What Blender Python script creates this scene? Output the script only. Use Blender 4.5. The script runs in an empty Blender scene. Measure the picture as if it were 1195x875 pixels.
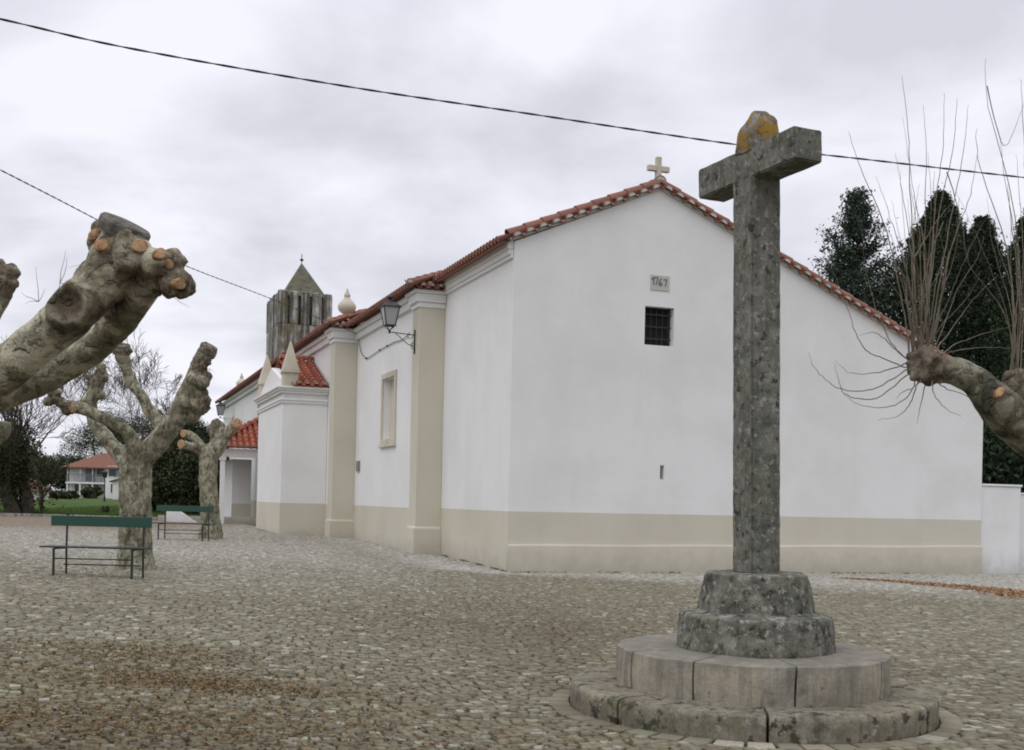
import bpy, bmesh, math, random
import numpy as np
from mathutils.bvhtree import BVHTree
from mathutils import Vector, Matrix, noise as mnoise

random.seed(7); rng = np.random.default_rng(7)
R = math.radians
scn = bpy.context.scene
COL = scn.collection

# ------------------------------------------------------------------ camera
F, HZ, ROLL, EYE = 1350.0, 585.0, 0.022, 1.55      # focal (px of a 1195 px wide frame), horizon row, roll, eye height
cam = bpy.data.cameras.new("camera"); camo = bpy.data.objects.new("camera", cam); COL.objects.link(camo)
cam.sensor_width = 36.0; cam.lens = F / 1195 * 36.0
cam.shift_y = (HZ - 437.5) / 1195
cam.clip_start = 0.05; cam.clip_end = 4000
camo.location = (0, 0, EYE)
camo.rotation_mode = 'XYZ'
camo.rotation_euler = (Matrix.Rotation(R(90), 3, 'X') @ Matrix.Rotation(ROLL, 3, 'Z')).to_euler()
scn.camera = camo

# ------------------------------------------------------------------ sky and sun
SUN_EL, SUN_AZ = R(50), R(-138)          # azimuth from +Y towards +X: behind the viewer's left shoulder
w = bpy.data.worlds.new("World"); scn.world = w; w.use_nodes = True
nt = w.node_tree; nt.nodes.clear()
def wn(t, **k):
    n = nt.nodes.new(t)
    for a, v in k.items(): setattr(n, a, v)
    return n
out = wn('ShaderNodeOutputWorld'); bg = wn('ShaderNodeBackground')
sky = wn('ShaderNodeTexSky', sky_type='NISHITA', sun_disc=False, sun_elevation=SUN_EL, sun_rotation=SUN_AZ)
sky.air_density = 1.0; sky.dust_density = 3.0
tc = wn('ShaderNodeTexCoord'); sep = wn('ShaderNodeSeparateXYZ')
nt.links.new(tc.outputs['Generated'], sep.inputs[0])
zz = wn('ShaderNodeMath', operation='MAXIMUM'); zz.inputs[1].default_value = 0.0
nt.links.new(sep.outputs['Z'], zz.inputs[0])
za = wn('ShaderNodeMath', operation='ADD'); za.inputs[1].default_value = 0.22
nt.links.new(zz.outputs[0], za.inputs[0])
dx = wn('ShaderNodeMath', operation='DIVIDE'); dy = wn('ShaderNodeMath', operation='DIVIDE')
nt.links.new(sep.outputs['X'], dx.inputs[0]); nt.links.new(za.outputs[0], dx.inputs[1])
nt.links.new(sep.outputs['Y'], dy.inputs[0]); nt.links.new(za.outputs[0], dy.inputs[1])
cmb = wn('ShaderNodeCombineXYZ')
nt.links.new(dx.outputs[0], cmb.inputs[0]); nt.links.new(dy.outputs[0], cmb.inputs[1]); cmb.inputs[2].default_value = 3.1
n1 = wn('ShaderNodeTexNoise'); n1.inputs['Scale'].default_value = 2.3; n1.inputs['Detail'].default_value = 5; n1.inputs['Roughness'].default_value = .5
n1.inputs['Distortion'].default_value = .25
nt.links.new(cmb.outputs[0], n1.inputs['Vector'])
cr = wn('ShaderNodeValToRGB')
e = cr.color_ramp.elements
e[0].position = .36; e[0].color = (.66, .665, .735, 1)
e[1].position = .62; e[1].color = (.93, .93, 1.0, 1)
m_ = cr.color_ramp.elements.new(.5); m_.color = (.80, .805, .885, 1)
nt.links.new(n1.outputs['Fac'], cr.inputs[0])
SKY_K = 1.06
cs = wn('ShaderNodeVectorMath', operation='SCALE')
el = wn('ShaderNodeMapRange'); el.interpolation_type = 'SMOOTHSTEP'                 # an overcast sky is brighter overhead than near the horizon
el.inputs['From Min'].default_value = .42; el.inputs['From Max'].default_value = 1.0; el.inputs['To Min'].default_value = SKY_K/.1; el.inputs['To Max'].default_value = SKY_K/.1*1.9
nt.links.new(sep.outputs['Z'], el.inputs['Value']); nt.links.new(el.outputs[0], cs.inputs['Scale'])
nt.links.new(cr.outputs[0], cs.inputs[0])
mx = wn('ShaderNodeMix', data_type='RGBA'); mx.inputs[0].default_value = 0.94      # the cloud deck over the Nishita sky
nt.links.new(sky.outputs[0], mx.inputs[6]); nt.links.new(cs.outputs[0], mx.inputs[7])
nt.links.new(mx.outputs[2], bg.inputs[0]); bg.inputs[1].default_value = 0.1
nt.links.new(bg.outputs[0], out.inputs[0])

sl = bpy.data.lights.new("sun", 'SUN'); sl.energy = .5; sl.angle = R(30); sl.color = (1, .965, .91)
so = bpy.data.objects.new("sun", sl); COL.objects.link(so)
sd = Vector((math.sin(SUN_AZ) * math.cos(SUN_EL), math.cos(SUN_AZ) * math.cos(SUN_EL), math.sin(SUN_EL)))
so.rotation_euler = sd.to_track_quat('Z', 'Y').to_euler()
scn.cycles.filter_width = 1.9
scn.view_settings.view_transform = 'Standard'; scn.view_settings.look = 'None'
scn.view_settings.gamma = 1; scn.view_settings.exposure = 0.0; scn.view_settings.use_curve_mapping = False

# ------------------------------------------------------------------ helpers
def ray(x, y):
    xc = (x - 597.5) / F; yc = (HZ - y) / F
    return xc * math.cos(ROLL) - yc * math.sin(ROLL), xc * math.sin(ROLL) + yc * math.cos(ROLL)
def at(x, y, Y):
    a, b = ray(x, y); return Vector((a * Y, Y, EYE + b * Y))
def gz(X, Y=0):
    if X >= 0: return -0.003 * min(X, 20)
    u = -X
    return 0.42 * (1 - math.exp(-u / 6.5)) * 1.12 if u < 40 else .47
def gz_np(X):
    u = np.clip(-X, 0, 60)
    return np.where(X >= 0, -0.003 * np.clip(X, 0, 20), 0.4704 * (1 - np.exp(-u / 6.5)))

class MB:
    """collects polygons, builds ONE mesh object"""
    def __init__(s): s.v = []; s.f = []; s.m = []; s.c = []; s.tone = 0.5
    def add(s, verts, faces, mat=0):
        o = len(s.v); s.v += [tuple(p) for p in verts]
        for f in faces: s.f.append([i + o for i in f]); s.m.append(mat); s.c.append(s.tone)
    def box(s, a, b, mat=0):
        x0, y0, z0 = a; x1, y1, z1 = b
        s.add([(x0,y0,z0),(x1,y0,z0),(x1,y1,z0),(x0,y1,z0),(x0,y0,z1),(x1,y0,z1),(x1,y1,z1),(x0,y1,z1)],
              [(3,2,1,0),(4,5,6,7),(0,1,5,4),(1,2,6,5),(2,3,7,6),(3,0,4,7)], mat)
    def frustum(s, c, a, b, h, mat=0):        # square: half sizes a=(ax,ay) at the bottom, b at the top
        x, y, z = c
        P = [(x-a[0],y-a[1],z),(x+a[0],y-a[1],z),(x+a[0],y+a[1],z),(x-a[0],y+a[1],z),
             (x-b[0],y-b[1],z+h),(x+b[0],y-b[1],z+h),(x+b[0],y+b[1],z+h),(x-b[0],y+b[1],z+h)]
        s.add(P, [(3,2,1,0),(4,5,6,7),(0,1,5,4),(1,2,6,5),(2,3,7,6),(3,0,4,7)], mat)
    def bar(s, p, q, wd, dp, mat=0, up=(0,0,1)):
        p = Vector(p); q = Vector(q); d = (q - p).normalized(); u = Vector(up)
        if abs(d.dot(u)) > .95: u = Vector((0, 1, 0))
        x = d.cross(u).normalized() * wd / 2; y = x.cross(d).normalized() * dp / 2
        s.add([p-x-y,p+x-y,p+x+y,p-x+y,q-x-y,q+x-y,q+x+y,q-x+y],
              [(3,2,1,0),(4,5,6,7),(0,1,5,4),(1,2,6,5),(2,3,7,6),(3,0,4,7)], mat)
    def tube(s, pts, rad, n=8, mat=0, caps=True):
        pts = [Vector(p) for p in pts]
        if not hasattr(rad, '__len__'): rad = [rad] * len(pts)
        o = len(s.v); prev = None; N = len(pts)
        for i, p in enumerate(pts):
            d = (pts[min(i+1, N-1)] - pts[max(i-1, 0)])
            d = d.normalized() if d.length > 1e-9 else Vector((0,0,1))
            if prev is None:
                u = d.cross(Vector((0.31,0.17,0.93)) if abs(d.z) < .9 else Vector((1,0.1,0))).normalized()
            else:
                u = (prev - d * prev.dot(d))
                u = u.normalized() if u.length > 1e-6 else d.orthogonal().normalized()
            prev = u; v = d.cross(u)
            for k in range(n):
                a = 2 * math.pi * k / n
                s.v.append(tuple(p + (u * math.cos(a) + v * math.sin(a)) * rad[i]))
        for i in range(N - 1):
            for k in range(n):
                a = o + i*n + k; b = o + i*n + (k+1) % n
                s.f.append([a, b, b+n, a+n]); s.m.append(mat); s.c.append(s.tone)
        if caps:
            s.f.append([o + k for k in range(n)][::-1]); s.m.append(mat); s.c.append(s.tone)
            s.f.append([o + (N-1)*n + k for k in range(n)]); s.m.append(mat); s.c.append(s.tone)
    def lathe(s, c, prof, n=24, mat=0, a0=0, sq=False):
        o = len(s.v); cx, cy, cz = c
        for r_, z in prof:
            for k in range(n):
                a = 2*math.pi*k/n + a0
                s.v.append((cx + r_*math.cos(a), cy + r_*math.sin(a), cz + z))
        for i in range(len(prof)-1):
            for k in range(n):
                a = o+i*n+k; b = o+i*n+(k+1) % n
                s.f.append([a,b,b+n,a+n]); s.m.append(mat); s.c.append(s.tone)
        s.f.append([o+k for k in range(n)][::-1]); s.m.append(mat); s.c.append(s.tone)
        s.f.append([o+(len(prof)-1)*n+k for k in range(n)]); s.m.append(mat); s.c.append(s.tone)
    def ball(s, c, r, n=10, mat=0, sc=(1,1,1)):
        pr = []
        m = max(4, n//2)
        for i in range(1, m):
            a = math.pi*i/m; pr.append((r*math.sin(a), -r*math.cos(a)))
        o = len(s.v); s.lathe((0,0,0), pr, n, mat)
        for i in range(o, len(s.v)):
            x,y,z = s.v[i]; s.v[i] = (c[0]+x*sc[0], c[1]+y*sc[1], c[2]+z*sc[2])
    def build(s, name, mats, parent=None, smooth=False, off=None, bevel=0, auto=None):
        me = bpy.data.meshes.new(name)
        V = s.v
        if off is not None: V = [(x-off[0], y-off[1], z-off[2]) for x,y,z in V]
        me.from_pydata(V, [], s.f)
        if not isinstance(mats, (list, tuple)): mats = [mats]
        for m in mats: me.materials.append(m)
        me.polygons.foreach_set('material_index', s.m)
        at_ = me.attributes.new('tone', 'FLOAT', 'FACE'); at_.data.foreach_set('value', np.array(s.c, dtype=np.float32))
        if smooth: me.polygons.foreach_set('use_smooth', [True]*len(s.f))
        me.update()
        if auto is not None: me.set_sharp_from_angle(angle=R(auto))
        o = bpy.data.objects.new(name, me); COL.objects.link(o)
        if parent: o.parent = parent
        if bevel:
            b = o.modifiers.new('bevel', 'BEVEL'); b.width = bevel; b.segments = 2; b.limit_method = 'ANGLE'; b.angle_limit = R(50)
        return o

def tag(o, label=None, cat=None, group=None, kind=None):
    if label: o['label'] = label
    if cat: o['category'] = cat
    if group: o['group'] = group
    if kind: o['kind'] = kind
    return o
def thing(name, loc, label, cat, rz=0, group=None):
    o = bpy.data.objects.new(name, None); COL.objects.link(o)
    o.location = loc; o.rotation_euler = (0, 0, rz); o.empty_display_size = .3
    return tag(o, label, cat, group)
def fast_mesh(name, V, Fq, mats, tone=None, parent=None, matidx=None, k=4):
    """numpy mesh of k-gons only"""
    me = bpy.data.meshes.new(name); nf = len(Fq)
    me.vertices.add(len(V)); me.vertices.foreach_set('co', np.asarray(V, np.float32).ravel())
    me.loops.add(nf*k); me.loops.foreach_set('vertex_index', np.asarray(Fq, np.int32).ravel())
    me.polygons.add(nf); me.polygons.foreach_set('loop_start', np.arange(0, nf*k, k, dtype=np.int32))
    me.polygons.foreach_set('loop_total', np.full(nf, k, np.int32))
    if not isinstance(mats, (list, tuple)): mats = [mats]
    for m in mats: me.materials.append(m)
    if matidx is not None: me.polygons.foreach_set('material_index', np.asarray(matidx, np.int32))
    me.update(calc_edges=True)
    if tone is not None:
        a = me.attributes.new('tone', 'FLOAT', 'FACE'); a.data.foreach_set('value', np.asarray(tone, np.float32))
    me.validate()
    o = bpy.data.objects.new(name, me); COL.objects.link(o)
    if parent: o.parent = parent
    return o
def copy_tree(o, parent=None):
    c = o.copy(); COL.objects.link(c)
    if parent: c.parent = parent
    for ch in list(o.children): copy_tree(ch, c)
    return c

# ------------------------------------------------------------------ materials
class Mat:
    def __init__(s, name, rough=.8, spec=.3):
        s.m = bpy.data.materials.new(name); s.m.use_nodes = True; s.t = s.m.node_tree
        s.b = s.t.nodes['Principled BSDF']; s.b.inputs['Roughness'].default_value = rough
        s.b.inputs['Specular IOR Level'].default_value = spec
        s._tc = None
    def n(s, t, **k):
        n = s.t.nodes.new(t)
        for a, v in k.items(): setattr(n, a, v)
        return n
    def co(s, scale=(1,1,1), kind='Object'):
        if s._tc is None: s._tc = s.n('ShaderNodeTexCoord')
        mp = s.n('ShaderNodeMapping'); mp.inputs['Scale'].default_value = scale
        s.t.links.new(s._tc.outputs[kind], mp.inputs[0]); return mp.outputs[0]
    def pos(s, scale=(1,1,1)):
        g = s.n('ShaderNodeNewGeometry'); mp = s.n('ShaderNodeMapping'); mp.inputs['Scale'].default_value = scale
        s.t.links.new(g.outputs['Position'], mp.inputs[0]); return mp.outputs[0]
    def noise(s, vec, scale, detail=4, rough=.55, dist=0):
        n = s.n('ShaderNodeTexNoise'); n.inputs['Scale'].default_value = scale; n.inputs['Detail'].default_value = detail
        n.inputs['Roughness'].default_value = rough; n.inputs['Distortion'].default_value = dist
        s.t.links.new(vec, n.inputs['Vector']); return n.outputs['Fac']
    def voro(s, vec, scale, feat='F1', rnd=1):
        n = s.n('ShaderNodeTexVoronoi'); n.feature = feat; n.inputs['Scale'].default_value = scale; n.inputs['Randomness'].default_value = rnd
        s.t.links.new(vec, n.inputs['Vector']); return n
    def ramp(s, fac, stops, interp='LINEAR'):
        r = s.n('ShaderNodeValToRGB'); e = r.color_ramp.elements; r.color_ramp.interpolation = interp
        while len(e) < len(stops): e.new(.5)
        for i, (p, c) in enumerate(stops):
            if not hasattr(c, '__len__'): c = (c, c, c)
            e[i].position = p; e[i].color = (*c, 1)
        s.t.links.new(fac, r.inputs[0]); return r.outputs[0]
    def mix(s, fac, a, b, mode='MIX'):
        m = s.n('ShaderNodeMix', data_type='RGBA', blend_type=mode)
        for sk, v in ((0, fac), (6, a), (7, b)):
            if hasattr(v, 'links') or isinstance(v, bpy.types.NodeSocket): s.t.links.new(v, m.inputs[sk])
            elif sk == 0: m.inputs[0].default_value = v
            else: m.inputs[sk].default_value = (*v, 1)
        return m.outputs[2]
    def math(s, op, a, b=0.0, clamp=False):
        m = s.n('ShaderNodeMath', operation=op); m.use_clamp = clamp
        for i, v in enumerate((a, b)):
            if isinstance(v, bpy.types.NodeSocket): s.t.links.new(v, m.inputs[i])
            else: m.inputs[i].default_value = v
        return m.outputs[0]
    def tone(s):
        a = s.n('ShaderNodeAttribute', attribute_name='tone'); return a.outputs['Fac']
    def xyz(s, vec):
        x = s.n('ShaderNodeSeparateXYZ'); s.t.links.new(vec, x.inputs[0]); return x.outputs
    def col(s, c):
        if isinstance(c, bpy.types.NodeSocket): s.t.links.new(c, s.b.inputs['Base Color'])
        else: s.b.inputs['Base Color'].default_value = (*c, 1)
    def bump(s, h, strength=.4, dist=.02):
        b = s.n('ShaderNodeBump'); b.inputs['Strength'].default_value = strength; b.inputs['Distance'].default_value = dist
        s.t.links.new(h, b.inputs['Height']); s.t.links.new(b.outputs[0], s.b.inputs['Normal'])

def plaster(name, base, dirt, amt=.5):
    k = Mat(name, .9, .15); v = k.co()
    n = k.noise(v, .55, 5, .6); n2 = k.noise(v, 3.5, 4, .6)
    st = k.noise(k.co((1.6, 1.6, .22)), 1.3, 4, .65)
    c = k.mix(k.ramp(n, [(.42, 0), (.72, amt)]), base, dirt)
    c = k.mix(k.ramp(st, [(.55, 0), (.8, amt*.5)]), c, dirt)
    z = k.xyz(k.co())[2]
    low = k.math('MULTIPLY', k.ramp(k.math('ADD', k.math('MULTIPLY', z, .45), k.math('MULTIPLY', n2, .35)), [(.17, .75), (.42, 0)]), amt*1.5)
    c = k.mix(low, c, tuple(d*.72 for d in dirt))
    k.col(c)
    h = k.math('ADD', k.noise(v, 1.1, 3, .5), k.math('MULTIPLY', k.noise(v, 45, 3, .7), .06))
    k.bump(h, .35, .03); return k.m
M_white = plaster('white_plaster', (.785, .785, .768), (.62, .62, .585), .48)
M_cream = plaster('cream_plaster', (.60, .567, .465), (.49, .455, .36), .5)
M_creamstone = plaster('cream_limestone', (.60, .555, .45), (.36, .33, .26), .8)
M_pale = plaster('pale_lime_mortar', (.56, .54, .49), (.38, .36, .31), .7)
M_plaque = plaster('grey_limestone_plaque', (.50, .50, .46), (.40, .40, .36), .5)

def tile_mat(name, a, b, dark):
    k = Mat(name, .85, .2); v = k.co(); t = k.tone()
    c = k.mix(t, a, b)
    c = k.mix(k.ramp(k.noise(v, 2.2, 4, .6), [(.5, 0), (.72, .55)]), c, dark)
    c = k.mix(k.ramp(k.noise(v, 30, 3, .6), [(.35, .35), (.65, 0)]), c, dark)
    k.col(c); k.bump(k.noise(v, 60, 3, .6), .3, .004); return k.m
M_tile = tile_mat('terracotta_tile', (.33, .14, .098), (.24, .11, .08), (.15, .10, .078))
M_tile_new = tile_mat('bright_terracotta_tile', (.41, .125, .072), (.30, .092, .058), (.18, .07, .05))

def stone_mat(name, base, dk, lt, moss, yl=0.0, streak=False, blotch=.55, warm=None, white=.6, fine=1.0, grime=None):
    k = Mat(name, .95, .12); v = k.co()
    n = k.noise(v, 6, 9, .74); c = k.ramp(n, [(.37, dk), (.5, base), (.63, lt)])
    if warm: c = k.mix(k.ramp(k.noise(v, 2.1, 6, .65), [(.40, 0), (.62, .85)]), c, warm)
    s_ = k.noise(k.co((9, 9, .9)), 1.6, 7, .7)
    c = k.mix(k.ramp(s_, [(.49, 0), (.62, .75 if streak else .5)]), c, dk)
    bl = k.noise(v, 8.5*fine, 7, .66)
    c = k.mix(k.ramp(bl, [(blotch, 0), (blotch + .055, .88)]), c, (.028, .028, .024))
    li = k.noise(v, 11.3*fine, 7, .64)
    c = k.mix(k.ramp(li, [(white, 0), (white + .05, .8)]), c, (.40, .40, .365))
    vo = k.voro(v, 5.0).outputs['Distance']; vm = k.noise(v, 1.9, 2, .5)
    c = k.mix(k.math('MULTIPLY', k.ramp(k.math('ADD', vo, k.math('MULTIPLY', k.noise(v, 30, 4, .7), .12)), [(.17, .6), (.26, 0)]), k.ramp(vm, [(.5, 0), (.6, 1)])), c, (.33, .335, .30))
    mo = k.noise(v, 3.1, 7, .7)
    c = k.mix(k.ramp(mo, [(.48, 0), (.62, .5)]), c, moss)
    if yl:
        y_ = k.noise(v, 8.0, 8, .68)
        c = k.mix(k.ramp(y_, [(.68 - yl*.42, 0), (.73 - yl*.42, .9)]), c, (.37, .215, .03))
    c = k.mix(k.ramp(k.noise(v, 110, 4, .75), [(.3, .55), (.55, 0)]), c, dk)
    if grime:                                                  # grey weathered band along the upper arris of the blocks
        z = k.math('ADD', k.xyz(v)[2], k.math('MULTIPLY', k.math('SUBTRACT', k.noise(k.co((5, 5, 1)), 1.5, 5, .65), .5), .22))
        c = k.mix(k.ramp(z, [(grime[0], 0), (grime[1], .62)]), c, (.17, .165, .145))
    k.col(c)
    h = k.math('ADD', k.math('MULTIPLY', k.noise(v, 22, 8, .75), .7), k.math('MULTIPLY', k.noise(v, 110, 4, .7), .4))
    k.bump(h, .8, .02); return k.m
M_cross = stone_mat('weathered_grey_stone', (.195, .193, .162), (.095, .096, .08), (.30, .296, .255), (.135, .14, .10), .0, blotch=.56, white=.575, fine=1.7)
M_drum = stone_mat('black_lichened_stone', (.19, .185, .15), (.075, .075, .062), (.33, .32, .275), (.12, .122, .075), .0, blotch=.545, white=.56, fine=1.5)
M_step = stone_mat('worn_step_stone', (.30, .285, .235), (.14, .135, .115), (.40, .38, .32), (.17, .165, .12), .0, streak=False, blotch=.64, warm=(.47, .41, .30), white=.64, grime=(.385, .46))
M_stepd = stone_mat('dark_worn_step_stone', (.245, .225, .175), (.09, .085, .066), (.33, .31, .255), (.115, .115, .06), .0, streak=False, blotch=.55, warm=(.31, .275, .195), white=.60)
M_stub = stone_mat('yellow_lichen_stone', (.20, .19, .16), (.07, .065, .05), (.42, .42, .39), (.22, .15, .05), .47, blotch=.66, white=.57)
M_tower = stone_mat('old_tower_stone', (.24, .235, .20), (.09, .09, .08), (.46, .45, .42), (.13, .13, .06), .0, streak=False, blotch=.62)
def tower_mat():
    k = Mat('streaked_tower_stone', .95, .1); v = k.co()
    c = k.ramp(k.noise(v, 2.2, 6, .7), [(.36, (.17, .165, .145)), (.5, (.36, .355, .325)), (.66, (.58, .58, .56))])
    c = k.mix(k.ramp(k.noise(k.co((4.2, 4.2, .22)), 1.6, 6, .65), [(.44, 0), (.56, .9)]), c, (.07, .07, .055))
    c = k.mix(k.ramp(k.noise(v, 1.4, 4, .6), [(.52, 0), (.66, .6)]), c, (.15, .14, .05))
    k.col(c); k.bump(k.noise(v, 12, 5, .7), .7, .04); return k.m
M_towerw = tower_mat()
def spire_mat():
    k = Mat('mossy_spire_stone', .95, .1); v = k.co()
    c = k.ramp(k.noise(v, 4, 5, .7), [(.3, (.07, .07, .06)), (.55, (.145, .142, .105)), (.8, (.23, .225, .175))])
    c = k.mix(k.ramp(k.noise(v, 1.8, 3, .6), [(.5, 0), (.65, .7)]), c, (.14, .137, .065))
    k.col(c); k.bump(k.noise(v, 14, 5, .7), .6, .03); return k.m
M_spire = spire_mat()

def ground_masks(k):
    """worn/dirty zones of the square, in world metres (0..1: dirty)"""
    p = k.pos(); x = k.xyz(p)
    n = k.noise(p, .28, 4, .6); n2 = k.noise(p, 1.3, 4, .65)
    s = k.math('ADD', k.math('MULTIPLY', n, .9), k.math('MULTIPLY', n2, .45))
    # brown traffic zone: wedge in front of the gable
    d = k.math('SUBTRACT', 1.0, k.math('DIVIDE', k.math('ABSOLUTE', k.math('SUBTRACT', k.math('SUBTRACT', x[1], k.math('MULTIPLY', x[0], -.35)), 14.0)), 7.5), True)
    e_ = k.math('SUBTRACT', 1.0, k.math('DIVIDE', k.math('ABSOLUTE', k.math('SUBTRACT', x[0], 0.6)), 4.6), True)
    zone = k.math('MULTIPLY', d, e_)
    g = k.math('SUBTRACT', 1.0, k.math('DIVIDE', x[1], 10.5), True)         # near the viewer: more dirt in the joints
    h = k.math('MULTIPLY', g, k.math('SUBTRACT', 1.0, k.math('DIVIDE', k.math('ADD', x[0], 3.0), 5.0), True))
    tot = k.math('ADD', k.math('MULTIPLY', s, .62), k.math('ADD', k.math('MULTIPLY', zone, .55), k.math('ADD', k.math('MULTIPLY', g, .35), k.math('MULTIPLY', h, .85))))
    return tot, p, x
def clean_mask(k, x, p):
    """the paler, cleaner belt of paving along the church and under the far trees"""
    cx, cy = -.07, 25.18
    gx, gy, nx_, ny_ = .93944, .34272, -.34272, .93944
    dx = k.math('SUBTRACT', x[0], cx); dy = k.math('SUBTRACT', x[1], cy)
    t_ = k.math('ADD', k.math('MULTIPLY', dx, gx), k.math('MULTIPLY', dy, gy)); s_ = k.math('ADD', k.math('MULTIPLY', dx, nx_), k.math('MULTIPLY', dy, ny_))
    wob = k.math('MULTIPLY', k.math('SUBTRACT', k.noise(p, .55, 5, .65), .5), 2.4)
    dist = k.math('ADD', k.math('MULTIPLY', s_, -1), wob)                       # metres in front of the gable
    wid = k.math('ADD', 1.2, k.math('MULTIPLY', k.math('MAXIMUM', t_, 0), 1.05))
    front = k.math('MULTIPLY', k.ramp(k.math('DIVIDE', dist, wid), [(.35, .95), (1.1, 0)]), k.ramp(k.math('DIVIDE', k.math('ADD', t_, 4), 8), [(.30, 0), (.40, 1)]))
    ds = k.math('ADD', k.math('MULTIPLY', t_, -1), k.math('MULTIPLY', wob, .5))
    side = k.math('MULTIPLY', k.ramp(k.math('DIVIDE', ds, 8), [(.18, 1), (.34, 0)]), k.ramp(k.math('ADD', k.math('DIVIDE', s_, 4), .5), [(.25, 0), (.45, 1)]))
    far = k.ramp(k.math('ADD', k.math('DIVIDE', x[1], 40.0), k.math('MULTIPLY', wob, .10)), [(.36, 0), (.60, .65)])
    lft = k.ramp(k.math('ADD', k.math('DIVIDE', k.math('MULTIPLY', x[0], -1), 10), k.math('MULTIPLY', wob, .08)), [(.05, 0), (.45, 1)])
    return k.math('MAXIMUM', front, k.math('MAXIMUM', side, k.math('MULTIPLY', lft, far)))
def cobble_mat():
    k = Mat('limestone_cobble', .85, .25); t = k.tone(); tot, p, x = ground_masks(k)
    c = k.ramp(t, [(0, (.095, .084, .056)), (.35, (.172, .158, .112)), (.7, (.265, .25, .19)), (1, (.50, .49, .42))])
    hue = k.math('FRACT', k.math('MULTIPLY', t, 91.7))                       # each stone has its own cast: buff, grey, greenish, pinkish
    c = k.mix(1.0, c, k.ramp(hue, [(0, (1.06, .99, .88)), (.3, (1.0, 1.0, 1.0)), (.55, (.90, 1.0, .84)), (.8, (1.05, .98, .95)), (1, (.96, .98, 1.02))]), 'MULTIPLY')
    c = k.mix(k.ramp(k.noise(p, 24, 4, .7), [(.35, .5), (.65, 0)]), c, (.15, .13, .085))
    dm = k.ramp(k.math('ADD', tot, k.math('MULTIPLY', t, -.25)), [(.34, 0), (.84, .72)])
    c = k.mix(dm, c, (.115, .092, .054))
    cl = clean_mask(k, x, p); c = k.mix(k.math('MULTIPLY', cl, .8), c, k.ramp(t, [(0, (.20, .19, .16)), (.55, (.42, .405, .36)), (1, (.68, .67, .63))]))
    fr_ = k.math('MULTIPLY', k.ramp(k.math('ADD', k.math('DIVIDE', x[1], 60), k.math('MULTIPLY', k.noise(p, .4, 4, .6), .1)), [(.58, 0), (.68, .8)]), k.ramp(k.math('DIVIDE', k.math('MULTIPLY', x[0], -1), 20), [(.5, 0), (.62, 1)]))
    c = k.mix(fr_, c, (.22, .17, .12))
    k.col(c); k.bump(k.noise(p, 70, 4, .7), .5, .006); return k.m
M_cobble = cobble_mat()
def joint_mat():
    k = Mat('sandy_joint_earth', .95, .05); tot, p, x = ground_masks(k)
    c = k.ramp(k.noise(p, 9, 5, .7), [(.35, (.035, .028, .016)), (.5, (.085, .064, .034)), (.65, (.16, .125, .072))])
    c = k.mix(k.ramp(k.noise(p, .8, 4, .6), [(.48, 0), (.60, .7)]), c, (.07, .072, .026))
    cl = clean_mask(k, x, p); c = k.mix(k.math('MULTIPLY', cl, .8), c, (.27, .255, .225))
    fr_ = k.ramp(k.math('DIVIDE', x[1], 60), [(.55, 0), (.72, 1)]); c = k.mix(fr_, c, (.20, .165, .12))
    k.col(c); k.bump(k.noise(p, 60, 4, .7), .6, .01); return k.m
M_joint = joint_mat()
def grass_mat(name, a, b, c2):
    k = Mat(name, .9, .1); p = k.pos()
    c = k.ramp(k.noise(p, .35, 5, .65), [(.3, a), (.5, b), (.75, c2)])
    c = k.mix(k.ramp(k.noise(p, 4, 4, .7), [(.35, .5), (.65, 0)]), c, tuple(q*.5 for q in a))
    k.col(c); k.bump(k.noise(p, 25, 3, .7), .8, .05); return k.m
M_grass = grass_mat('winter_grass', (.045, .08, .018), (.085, .14, .03), (.13, .17, .055))
M_field = grass_mat('far_field', (.05, .055, .03), (.08, .085, .04), (.10, .10, .06))
def leaf_mat(name, a, b, c=None):
    k = Mat(name, .75, .2); t = k.tone()
    st = [(0, a), (1, b)] if c is None else [(0, a), (.55, b), (1, c)]
    k.col(k.ramp(t, st)); return k.m
M_cyp = leaf_mat('cypress_foliage', (.013, .026, .013), (.033, .055, .028), (.062, .088, .046))
M_ever = leaf_mat('conifer_foliage', (.016, .032, .02), (.038, .064, .04), (.075, .105, .068))
M_pine = leaf_mat('pine_foliage', (.014, .022, .010), (.035, .046, .018), (.06, .07, .03))
M_shrub = leaf_mat('shrub_foliage', (.022, .033, .013), (.05, .062, .026), (.095, .10, .058))
M_ivy = leaf_mat('ivy_foliage', (.010, .018, .006), (.026, .036, .012), (.05, .055, .02))
M_lit = leaf_mat('leaf_litter', (.075, .045, .018), (.17, .105, .04), (.27, .19, .085))
M_saw = leaf_mat('orange_sawdust', (.20, .12, .06), (.34, .20, .10), (.44, .29, .16))
M_blade = leaf_mat('grass_blade', (.045, .08, .018), (.085, .15, .03), (.14, .19, .065))
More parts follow.
